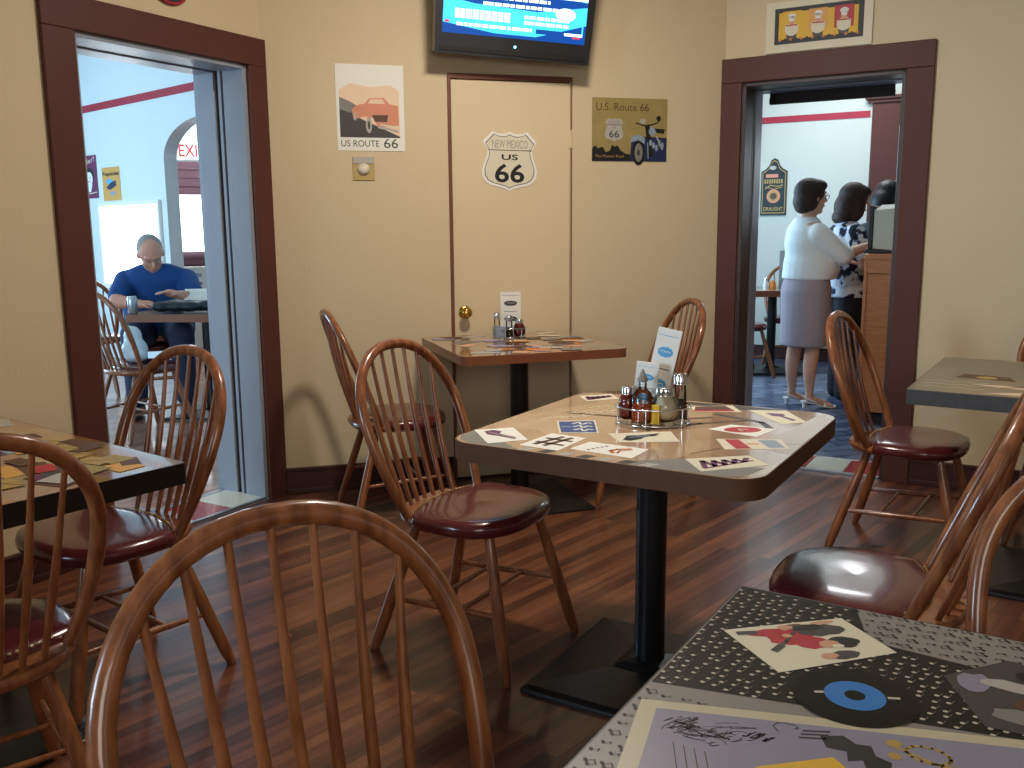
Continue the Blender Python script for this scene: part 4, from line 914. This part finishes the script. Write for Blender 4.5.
def hand(base, dirv, up, side, r=.0085, curl=.5, L=.085):
    """palm + four fingers + thumb as limb chains"""
    d = Vector(dirv).normalized(); u = Vector(up); u = (u-d*u.dot(d)).normalized(); s = d.cross(u)*side; b = Vector(base); parts = []
    parts.append(('c', [b, b+d*.04, b+d*.075], [.022, .03, .026]))
    for k in range(4):
        p0 = b+d*.08+s*(.027-.018*k); ln = L*(.85, 1, .95, .72)[k]; p1 = p0+d*ln*.5-u*ln*.12*curl; p2 = p1+d*ln*.32-u*ln*.3*curl; p3 = p2+d*ln*.16-u*ln*.3*curl
        parts.append(('c', [p0, p1, p2, p3], [r, r*.95, r*.88, r*.75]))
    p0 = b+d*.03+s*.028; parts.append(('c', [p0, p0+d*.03+s*.025-u*.008, p0+d*.058+s*.03-u*.02], [r*1.2, r*1.05, r*.85]))
    return parts
def head_parts(c, f, r=.1, tilt=0):
    """skull, jaw, nose, ears, lips; f = rotation matrix (local x = face direction)"""
    c = Vector(c); w = lambda x, y, z: c+f @ Vector((x, y, z))
    return [('e', w(-.012, 0, .03), (r*.98, r*.80, r*.98), f), ('e', w(.022, 0, -.045), (r*.68, r*.62, r*.78), f), ('e', w(.062, 0, -.09), (.028, .03, .024), f),
            ('c', [w(.092, 0, .02), w(.112, 0, -.018)], [.008, .013]), ('e', w(.085, 0, -.052), (.014, .024, .009), f), ('e', w(.078, 0, .038), (.018, .06, .012), f),
            ('e', w(-.002, r*.80, -.005), (.02, .01, .032), f), ('e', w(-.002, -r*.80, -.005), (.02, .01, .032), f), ('e', w(.05, .042, -.03), (.03, .022, .03), f), ('e', w(.05, -.042, -.03), (.03, .022, .03), f)]
def face_details(c, f, parent, glasses=False, closed=False):
    c = Vector(c)
    mb = MB()
    for s in (-1, 1):
        p = c+f @ Vector((.082, s*.032, .014))
        if closed: mb.ell(p+f @ Vector((.004, 0, -.004)), (.007, .014, .0025), 'hairg', n=10, k=5, rot=f); continue
        mb.ell(p, (.009, .013, .008), 'white', n=10, k=6, rot=f); mb.ell(p+f @ Vector((.006, 0, 0)), (.005, .006, .006), 'ink', n=8, k=5, rot=f)
    mb.build('eyes', parent)
    mb = MB(); mb.ell(c+f @ Vector((.094, 0, -.053)), (.006, .022, .006), 'salmon', n=10, k=6, rot=f); mb.build('mouth', parent)
    if glasses:
        mb = MB()
        for s in (-1, 1):
            mb.tube([c+f @ Vector((.1, s*.034+.026*math.cos(2*math.pi*i/16), .012+.018*math.sin(2*math.pi*i/16))) for i in range(16)], .0022, 'ink', n=6, closed=True)
            mb.tube([c+f @ Vector((.1, s*.06, .015)), c+f @ Vector((.0, s*.084, .012))], .0022, 'ink', n=6)
        mb.tube([c+f @ Vector((.1, -.008, .014)), c+f @ Vector((.1, .008, .014))], .002, 'ink', n=6); mb.build('glasses', parent)
def rotm(yaw=0, pitch=0, roll=0): return (Matrix.Rotation(R(yaw), 3, 'Z') @ Matrix.Rotation(R(pitch), 3, 'Y') @ Matrix.Rotation(R(roll), 3, 'X'))

# seated man: local x = facing direction, origin under the hips
mx_, my_ = -2.68, 6.97
man = empty('person', (mx_, my_, 0), R(-72), 'bald person in blue t-shirt seated at the table, reading with head bowed', 'person'); man.scale = (1.07,)*3
hf = rotm(16, 42, 8)
hc = (.22, -.02, 1.07)
body = [('l', [((-.02, 0, .46), .16, .2), ((0, 0, .6), .17, .2), ((.04, 0, .8), .15, .2), ((.08, 0, .9), .13, .21), ((.1, 0, .97), .09, .16)]), ('c', [(.1, 0, .94), (.19, -.01, 1.0)], [.065, .06])]
body += head_parts(hc, hf, .102)
for s in (-1, 1):
    body += [('c', [(0, s*.1, .52), (.42, s*.14, .53), (.44, s*.15, .1)], [.095, .07, .045]), ('c', [(.42, s*.15, .06), (.6, s*.17, .035)], [.04, .03])]
shR, elR, haR = (.08, -.2, .88), (.30, -.25, .76), (.42, -.1, .745)
shL, elL, haL = (.08, .2, .88), (.33, .25, .77), (.46, .15, .80)
body += [('c', [shR, elR, haR], [.06, .05, .032]), ('c', [shL, elL, haL], [.06, .05, .032])]
body += hand(haR, (.25, .9, -.05), (0, 0, 1), 1); body += hand(haL, (.5, -.8, .25), (0, 0, 1), -1)
bd = blob('body', body, 'skinm', man, voxel=.009); bd.parent = man
shirt = [('l', [((-.03, 0, .5), .2, .235), ((-.01, 0, .62), .205, .24), ((.04, 0, .8), .175, .245), ((.08, 0, .89), .15, .25), ((.095, 0, .96), .12, .19), ((.13, 0, 1.0), .085, .095)])]
for sh, el in ((shR, elR), (shL, elL)):
    a, b = Vector(sh), Vector(el); shirt.append(('c', [a, a.lerp(b, .75)], [.08, .072]))
blob('t_shirt', shirt, 'tee', man, voxel=.011)
jn = []
for s in (-1, 1): jn.append(('c', [(-.02, s*.1, .53), (.42, s*.15, .54), (.44, s*.155, .12)], [.13, .088, .07]))
blob('jeans', jn+[('e', (-.03, 0, .53), (.17, .21, .1))], 'jeans', man, voxel=.012)
for s in (-1, 1):
    o = blob('shoe', [('c', [(.42, s*.15, .045), (.56, s*.17, .04), (.66, s*.18, .035)], [.045, .048, .034])], 'shoe', man, voxel=.01)
hb = [('e', Vector(hc)+hf @ Vector((-.022, 0, .034)), (.098, .085, .097), hf)]
blob('hair', hb, 'hairg', man, voxel=.01)
face_details(hc, hf, man, closed=True)

# ------------------------------------------------------------------ right room
FY = 4.25
mb = MB(); mb.box(-TL, 2.15, FY, FY+.15, 0, H, 'rwall'); mb.box(2.15, 2.75, FY, FY+.15, 0, .95, 'rwall'); mb.box(2.15, 2.75, FY, FY+.15, 2.22, H, 'rwall'); mb.box(2.75, W, FY, FY+.15, 0, H, 'rwall'); struct(mb, 'wall_right_room', world=RM)
FRR = frame(RW(0, FY), EX)
mb = MB(); mb.box(-TL, 1.74, 2.29, 2.35, 0, .006, 'stripe'); struct(mb, 'trim_13', world=FRR)
basebrd(FRR, -TL, 1.74, 'baseboard_right_room')
mb = MB()
for (x0, x1, z0, z1) in ((1.76, 2.0, 0, 2.44), (2.62, 2.84, 0, 2.44), (2.0, 2.62, 2.2, 2.44)): mb.box(x0, x1, z0, z1, 0, .03, 'trim')
mb.box(1.70, 2.9, 2.44, 2.47, 0, .07, 'trim'); mb.box(1.72, 2.88, 2.41, 2.44, 0, .05, 'trim')
struct(mb, 'trim_14', .004, world=FRR)
mb = MB()
for (x0, x1, z0, z1) in ((2.0, 2.04, .95, 2.2), (2.58, 2.62, .95, 2.2), (2.04, 2.58, 2.16, 2.2), (2.04, 2.58, .95, .99), (2.21, 2.25, .99, 2.05)): mb.box(x0, x1, z0, z1, -.05, .035, 'curtain' if x0 < 2.2 else 'trim')
w = struct(mb, 'window_3', .003, world=FRR)
mb = MB(); mb.box(2.04, 2.58, .99, 2.16, -.03, -.02, 'sky'); child(mb, 'pane', w, label='bright daylit pane')
mb = MB(); mb.tube([(0, 0, 0), (0, -.12, 0)], .003, 'gold', n=6); mb.lathe([(.006, -.13), (.008, -.15), (.004, -.16)], 'gold'); tag(mb.build('pull_cord', world=FRR @ Matrix.Translation((1.93, 2.60, .08))), 'thin yellow pull cord hanging before the brown window casing', 'cord')
# pub sign
mb = MB(); prof = [(-.19, -.42), (.19, -.42), (.19, .22), (.13, .25), (.08, .3), (.05, .38), (0, .41), (-.05, .38), (-.08, .3), (-.13, .25), (-.19, .22)]
mb.prism(prof, 0, .015, 'dgreen'); mb.prism([(x*.9, y*.93) for x, y in prof], .015, .017, 'gold'); mb.prism([(x*.84, y*.895) for x, y in prof], .017, .0185, 'dgreen')
mb.disc(.0, -.14, .1, .019, 'salmon'); mb.disc(.0, -.14, .075, .0193, 'gold'); mb.disc(0, -.14, .05, .0196, 'brownp'); mb.text('DRAUGHT', 0, -.325, .055, .019, 'gold', width=.28, bold=.02)
mb.box(-.12, .06, .13, .18, .0186, .0192, 'salmon')
for k in range(8): mb.box(-.14+.035*k, -.118+.035*k, .045, .105, .0186, .0192, 'gold')
mb.line([(-.12, -.03), (-.05, .02), (.05, .0), (.13, .02)], .014, .019, 'gold'); mb.line([(-.12, .0), (0, -.04), (.12, -.01)], .01, .019, 'gold'); mb.disc(-.02, .27, .05, .0192, 'lgrey', ry=.03)
tag(mb.build('pub_sign', world=FRR @ Matrix.Translation((.885, 1.69, 0)) @ Matrix.Scale(.66, 4)), 'dark arched DRAUGHT pub sign with gold lettering on the pale wall', 'sign')
# small table with items
st_ = table('cafe_table', 2.36, 8.28, 0, .33, .33, .02, .755, 'top_right', 'edge_back', 'small pedestal table by the far wall of the right room', base=.25, pole=.04)
e = empty('condiment_shaker', (2.25, 8.12, .755), 0, 'clear shaker with chrome cap on the far small table', 'shaker')
mb = MB(); mb.lathe([(.02, 0), (.022, .05), (.016, .08)], 'salt'); mb.build('jar', e); mb = MB(); mb.lathe([(.018, .08), (.017, .1), (.002, .11)], 'chrome'); mb.build('lid', e)
mb = MB(); mb.T = Matrix.Translation((2.31, 8.12, .755)); mb.lathe([(.03, 0), (.032, .05), (.02, .07), (.018, .08)], 'orange'); tag(mb.build('sauce_jar'), 'orange jar on the far small table', 'jar')
mb = MB(); mb.T = Matrix.Translation((2.47, 8.2, .755)) @ Matrix.Rotation(R(10), 4, 'Z')
mb.prism([(-.09, 0), (-.085, .006), (.1, .006), (.1, 0)], 0, .34, 'lgrey'); mb.T = mb.T @ Matrix.Rotation(R(50), 4, 'Z'); mb.prism([(-.1, 0), (-.1, .005), (.0, .005), (.0, 0)], 0, .33, 'steelblue')
tag(mb.build('folded_menu'), 'tall grey folded menu standing on the far small table', 'menu')

# counter
FC = RM @ Matrix.Translation((2.215, 1.39, 0))
e = empty('service_counter', label='orange wood service counter in the right room', cat='counter'); e.matrix_world = FC
mb = MB(); mb.box(.02, .7, .02, 1.05, .08, 1.085, 'counter'); mb.build('body', e, .004)
mb = MB(); mb.box(-.0, .75, .0, 1.09, 1.085, 1.125, 'counter'); mb.build('worktop', e, .005)
mb = MB(); mb.box(.05, .68, .05, 1.02, 0, .08, 'slot'); mb.build('plinth', e)
mb = MB(); mb.box(.0, .02, .0, .02, 0, 1.085, 'counter'); mb.box(.02, .7, .0, .018, 1.0, 1.085, 'counter'); mb.build('corner_trim', e, .003)
e = empty('register_monitor', label='beige cash register monitor with black screen on the counter', cat='monitor'); e.matrix_world = FC @ Matrix.Translation((.13, .22, 1.125))
mb = MB(); mb.loft([[(-.1, -.13, .03), (-.1, .2, .03), (-.1, .2, .32), (-.1, -.13, .28)], [(.2, -.14, .0), (.2, .18, .0), (.2, .18, .33), (.2, -.14, .31)]], 'beige', smooth=False); mb.build('housing', e, .01)
mb = MB(); mb.box(-.13, -.1, -.14, .21, .03, .31, 'ink'); mb.build('screen', e, .006)
mb = MB(); mb.box(-.15, .1, -.12, .16, 0, .03, 'ink'); mb.box(-.16, .05, -.1, -.03, .0, .022, 'black'); mb.build('stand', e, .006)
mb = MB(); mb.T = FC @ Matrix.Translation((.27, .2, 1.452)); mb.box(-.03, .06, -.05, .05, 0, .1, 'frosted'); mb.box(-.032, -.03, -.03, .03, .02, .08, 'lgrey'); tag(mb.build('receipt_box', bevel=.006), 'small white box on top of the register monitor', 'box')

# women
wA = empty('person', (2.13, 6.62, 0), R(4), 'person in white top and grey skirt standing at the counter', 'person')
hc = (.01, 0, 1.505); hf = rotm(6, 4)
body = head_parts(hc, hf, .1)+[('c', [(-.02, 0, 1.34), (.0, 0, 1.44)], [.06, .055]),
    ('l', [((-.0, 0, .8), .14, .18), ((.0, 0, .92), .15, .18), ((.0, 0, 1.08), .15, .17), ((-.02, 0, 1.22), .13, .18), ((-.02, 0, 1.32), .09, .17), ((-.02, 0, 1.36), .06, .08)])]
for s, dxx in ((-1, .035), (1, -.035)):
    body += [('c', [(dxx*.3, s*.085, .82), (dxx, s*.08, .46), (dxx-.014, s*.08, .33), (dxx-.018, s*.08, .25), (dxx-.012, s*.08, .13), (dxx-.012, s*.08, .075)], [.09, .052, .052, .046, .031, .029]),
             ('c', [(dxx-.02, s*.08, .075), (dxx+.06, s*.082, .045), (dxx+.14, s*.082, .022)], [.028, .026, .016])]
    for k in range(5): body.append(('c', [(dxx+.13, s*.082+(k-2)*.014, .022), (dxx+.165-.004*k, s*.082+(k-2)*.015, .014)], [.009, .007]))
rs, re, rh = (-.0, -.17, 1.255), (.17, -.2, 1.1), (.38, -.16, 1.17)
ls, le, lh = (.0, .19, 1.27), (.12, .22, 1.04), (.22, .0, 1.06)
body += [('c', [rs, re, rh], [.055, .045, .028]), ('c', [ls, le, lh], [.055, .045, .028])]
body += hand(rh, (.95, .1, .05), (0, 0, 1), 1); body += hand(lh, (.5, -.8, 0), (0, 0, 1), -1)
blob('body', body, 'skin', wA, voxel=.009)
sw = [('l', [((.01, 0, .93), .185, .2), ((.03, 0, 1.0), .2, .205), ((.02, 0, 1.06), .185, .2), ((.01, 0, 1.1), .165, .19), ((0, 0, 1.19), .165, .195), ((-.02, 0, 1.28), .13, .185), ((-.025, 0, 1.345), .09, .13), ((-.025, 0, 1.37), .07, .08)])]
for a, b in ((rs, re), (ls, le)): sw.append(('c', [Vector(a), Vector(b), Vector(b).lerp(Vector(rh if a == rs else lh), .12)], [.074, .068, .06]))
blob('sweater', sw, 'sweater', wA, voxel=.011, smooth=6)
blob('skirt', [('l', [((.0, 0, .45), .165, .18), ((.0, 0, .52), .168, .185), ((-.0, 0, .7), .172, .2), ((-.005, 0, .85), .172, .205), ((.0, 0, .96), .15, .185)])], 'skirt', wA, voxel=.012)
hp = [('e', Vector(hc)+hf @ Vector((-.028, 0, .035)), (.108, .1, .103), hf), ('e', Vector(hc)+hf @ Vector((-.045, 0, -.03)), (.09, .098, .085), hf), ('e', Vector(hc)+hf @ Vector((.03, 0, .085)), (.07, .075, .045), hf), ('e', Vector(hc)+hf @ Vector((-.06, 0, -.07)), (.06, .075, .05), hf)]
blob('hair', hp, 'hairb', wA, voxel=.01)
face_details(hc, hf, wA, True)
for s, dxx in ((-1, .035), (1, -.035)):
    mb = MB(); mb.tube([(dxx-.04, s*.08, .045), (dxx-.048, s*.08, .0)], [.02, .012], 'sandal')
    prof = [(-.065, .043, .026), (-.03, .044, .03), (.03, .03, .03), (.08, .01, .036), (.13, .002, .042), (.17, .002, .036), (.19, .003, .015)]
    mb.loft([[(dxx+x, s*.08-w_, z_), (dxx+x, s*.08+w_, z_), (dxx+x, s*.08+w_, z_+.01), (dxx+x, s*.08-w_, z_+.01)] for x, z_, w_ in prof], 'sandal', smooth=False)
    mb.tube([(dxx-.06, s*.08-.0, .09), (dxx-.03, s*.08-.034, .07), (dxx+.03, s*.08-.034, .045)], .006, 'sandal'); mb.tube([(dxx-.06, s*.08, .09), (dxx-.03, s*.08+.034, .07), (dxx+.03, s*.08+.034, .045)], .006, 'sandal')
    mb.tube([(dxx+.1, s*.08-.042, .01), (dxx+.1, s*.08, .05), (dxx+.1, s*.08+.042, .01)], .008, 'sandal'); mb.build('sandal', wA)

wB = empty('person', (2.53, 6.93, 0), R(-2), 'person with shoulder length dark hair and patterned blouse at the counter', 'person')
hc = (.03, 0, 1.49); hf = rotm(-4, 12)
body = head_parts(hc, hf, .098)+[('c', [(-.02, 0, 1.32), (.01, 0, 1.43)], [.055, .05]), ('l', [((0, 0, .78), .13, .17), ((0, 0, .92), .13, .165), ((0, 0, 1.08), .12, .15), ((-.01, 0, 1.22), .12, .165), ((-.02, 0, 1.31), .08, .16), ((-.02, 0, 1.34), .05, .07)])]
for s in (-1, 1): body += [('c', [(0, s*.08, .82), (.0, s*.08, .46), (-.01, s*.08, .07)], [.09, .055, .035]), ('c', [(-.01, s*.08, .06), (.1, s*.085, .03), (.15, s*.085, .025)], [.03, .03, .02])]
rs, re, rh = (-.01, -.18, 1.25), (.05, -.22, 1.02), (.25, -.17, 1.14); ls, le, lh = (-.01, .18, 1.25), (.08, .2, 1.03), (.28, .1, 1.14)
body += [('c', [rs, re, rh], [.05, .042, .027]), ('c', [ls, le, lh], [.05, .042, .027])]+hand(rh, (1, .2, 0), (0, 0, 1), 1)+hand(lh, (1, -.2, 0), (0, 0, 1), -1)
blob('body', body, 'skin', wB, voxel=.009)
bl_ = [('l', [((.0, 0, .78), .155, .2), ((0, 0, .9), .15, .19), ((0, 0, 1.08), .145, .175), ((-.01, 0, 1.2), .15, .185), ((-.02, 0, 1.29), .12, .18), ((-.02, 0, 1.34), .065, .08)])]
for a, b in ((rs, re), (ls, le)): bl_.append(('c', [Vector(a), Vector(a).lerp(Vector(b), .6)], [.075, .07]))
blob('blouse', bl_, 'blouse', wB, voxel=.011)
blob('trousers', [('c', [(0, s*.08, .82), (0, s*.085, .46), (-.005, s*.085, .06)], [.115, .085, .075]) for s in (-1, 1)], 'slacks', wB, voxel=.012)
for s in (-1, 1): blob('shoe', [('c', [(-.04, s*.085, .035), (.06, s*.088, .035), (.15, s*.09, .028)], [.036, .04, .028])], 'shoe', wB, voxel=.01)
hp = [('e', Vector(hc)+hf @ Vector((-.02, 0, .035)), (.108, .102, .1), hf), ('e', Vector(hc)+hf @ Vector((-.05, 0, -.05)), (.09, .105, .11), hf), ('e', Vector(hc)+hf @ Vector((-.06, 0, -.14)), (.075, .1, .06), hf), ('e', Vector(hc)+hf @ Vector((.02, .075, -.06)), (.05, .03, .1), hf), ('e', Vector(hc)+hf @ Vector((.02, -.075, -.06)), (.05, .03, .1), hf), ('e', Vector(hc)+hf @ Vector((.045, 0, .08)), (.055, .07, .04), hf)]
blob('hair', hp, 'hairb', wB, voxel=.01)
face_details(hc, hf, wB)

wC = empty('person', (2.93, 7.30, 0), R(25), 'person with black hair in dark clothes behind the register, mostly hidden', 'person')
hc = (.04, 0, 1.52); hf = rotm(0, 22)
body = head_parts(hc, hf, .098)+[('c', [(-.02, 0, 1.34), (.01, 0, 1.44)], [.055, .05]), ('l', [((0, 0, .8), .13, .17), ((0, 0, .95), .13, .16), ((0, 0, 1.1), .12, .15), ((-.01, 0, 1.24), .12, .165), ((-.02, 0, 1.33), .07, .14)])]
for s in (-1, 1): body += [('c', [(0, s*.08, .84), (.0, s*.08, .46), (-.01, s*.08, .07)], [.09, .055, .035]), ('c', [(-.01, s*.08, .06), (.14, s*.085, .025)], [.03, .022]), ('c', [(-.01, s*.17, 1.26), (.03, s*.2, 1.0), (.22, s*.14, 1.02)], [.05, .042, .027])]+hand((.22, s*.14, 1.02), (1, -.2*s, 0), (0, 0, 1), s)
blob('body', body, 'skin', wC, voxel=.01)
blob('shirt', [('l', [((.0, 0, .8), .16, .2), ((0, 0, 1.08), .145, .175), ((-.01, 0, 1.24), .14, .185), ((-.02, 0, 1.31), .11, .17), ((-.02, 0, 1.36), .06, .07)])]+[('c', [(-.01, s*.17, 1.26), (.02, s*.19, 1.08)], [.07, .065]) for s in (-1, 1)], 'slacks', wC, voxel=.012)
blob('trousers', [('c', [(0, s*.08, .84), (0, s*.085, .46), (-.005, s*.085, .06)], [.115, .085, .075]) for s in (-1, 1)], 'slacks', wC, voxel=.012)
hp = [('e', Vector(hc)+hf @ Vector((-.02, 0, .035)), (.108, .102, .1), hf), ('e', Vector(hc)+hf @ Vector((-.05, 0, -.05)), (.09, .1, .12), hf), ('e', Vector(hc)+hf @ Vector((.05, 0, .085)), (.06, .07, .04), hf)]
blob('hair', hp, 'hairk', wC, voxel=.01)
face_details(hc, hf, wC)

# ------------------------------------------------------------------ enclosing walls of the other rooms
mb = MB(); mb.box(-6.9, -6.8, -6, 5, 0, H, 'lwall'); struct(mb, 'wall_far_left', world=RM)
mb = MB(); mb.box(-6.8, -TL, -6.1, -6, 0, H, 'lwall'); struct(mb, 'wall_left_end', world=RM)
mb = MB(); mb.box(W, W+.1, TR, 5, 0, H, 'rwall'); struct(mb, 'wall_far_right', world=RM)
mb = MB(); mb.box(-TL-.1, -TL, TR+.02, 5, 0, H, 'rwall'); struct(mb, 'wall_right_room_end', world=RM)

# ------------------------------------------------------------------ lights
def area(name, loc, target, size, power, col, sy=None, spread=None):
    l = bpy.data.lights.new(name, 'AREA'); l.shape = 'RECTANGLE'; l.size = size; l.size_y = sy or size; l.energy = power; l.color = col
    if spread: l.spread = R(spread)
    o = bpy.data.objects.new(name, l); C.objects.link(o); o.location = loc
    o.rotation_euler = (Vector(target)-Vector(loc)).to_track_quat('-Z', 'Y').to_euler(); return o
area('ceiling_light', (.22, 3.1, 2.85), (.12, 3.5, 0), .3, 38, (1, .90, .76))  # lamp assumed from the television and chair shadows, no fixture built
area('fill_light_behind', (.3, -1.7, 1.9), (.1, 4.6, 1.5), 1.3, 25, (1, .94, .86), 1.0)  # added soft fill from behind the camera, no window built there
p = RW(W-.1, -4.6, 1.6); area('fill_light_side', p, RW(0, -3.0, 1.0), 1.4, 4, (.80, .90, 1), 1.3)  # weak unseen fill added from the side wall
p = RW(.3, -6.6, 1.7); area('fill_light_left', p, RW(4.4, 0, 1.5), 1.0, 15, (.58, .79, 1), 1.2, spread=60)  # added cool fill that greys the right wall, no window behind it
# left room: assumed daylight, plus added lamps at its end and beyond the arch
p = RW(-6.6, -2.0, 1.5); area('left_room_assumed_daylight', p, RW(-1.2, -1.2, 1.4), 2.2, 150, (.42, .74, 1), 1.6)  # bare lamp for assumed daylight by the far left wall, no window built there
p = RW(-2.0, -5.8, 1.5); area('left_room_end_fill', p, RW(-1.8, 0, 1.3), 2.0, 85, (.62, .84, 1), 1.6)  # unseen lamp added to light the seated man from the front
area('arch_fill_light', (-3.2, 9.9, 2.9), (-3.4, 10.3, 0), .8, 40, (.8, .92, 1))  # unseen lamp added to brighten the space past the arch
# right room: assumed daylight, plus an added overhead lamp
p = RW(.0, 2.2, 1.6); area('right_room_assumed_daylight', p, RW(2.6, 2.4, .9), 1.8, 62, (.46, .74, 1), 1.5)  # bare lamp for assumed daylight from the left, no window built on that side
area('right_room_overhead_fill', (2.6, 7.9, 3.05), (2.6, 7.9, 0), 1.2, 34, (.94, .98, 1), .6)  # unseen lamp added so the glossy chair seat catches a highlight

w = bpy.data.worlds.new('w'); bpy.context.scene.world = w; w.use_nodes = True
w.node_tree.nodes['Background'].inputs[0].default_value = (.6, .75, 1, 1); w.node_tree.nodes['Background'].inputs[1].default_value = .3

# ------------------------------------------------------------------ camera
pitch, roll = .1679, -.0081
cp, sp = math.cos(pitch), math.sin(pitch); fw = Vector((0, cp, -sp)); rt = Vector((1, 0, 0)); up = Vector((0, sp, cp)); c, s = math.cos(roll), math.sin(roll)
r = rt*c+up*s; u = up*c-rt*s
cm = bpy.data.cameras.new('camera'); cam = bpy.data.objects.new('camera', cm); C.objects.link(cam)
m = Matrix((r, u, -fw)).transposed().to_4x4(); m.translation = (0, 0, 1.303); cam.matrix_world = m
cm.sensor_width = 36; cm.lens = 915.22*36/1024; cm.clip_start = .02; cm.clip_end = 60
sc = bpy.context.scene; sc.camera = cam
sc.view_settings.view_transform = 'Standard'; sc.view_settings.look = 'None'; sc.view_settings.gamma = 1; sc.view_settings.use_curve_mapping = False; sc.view_settings.exposure = .2
sc.cycles.use_denoising = True
sc.cycles.max_bounces = 8; sc.cycles.caustics_reflective = False; sc.cycles.caustics_refractive = False
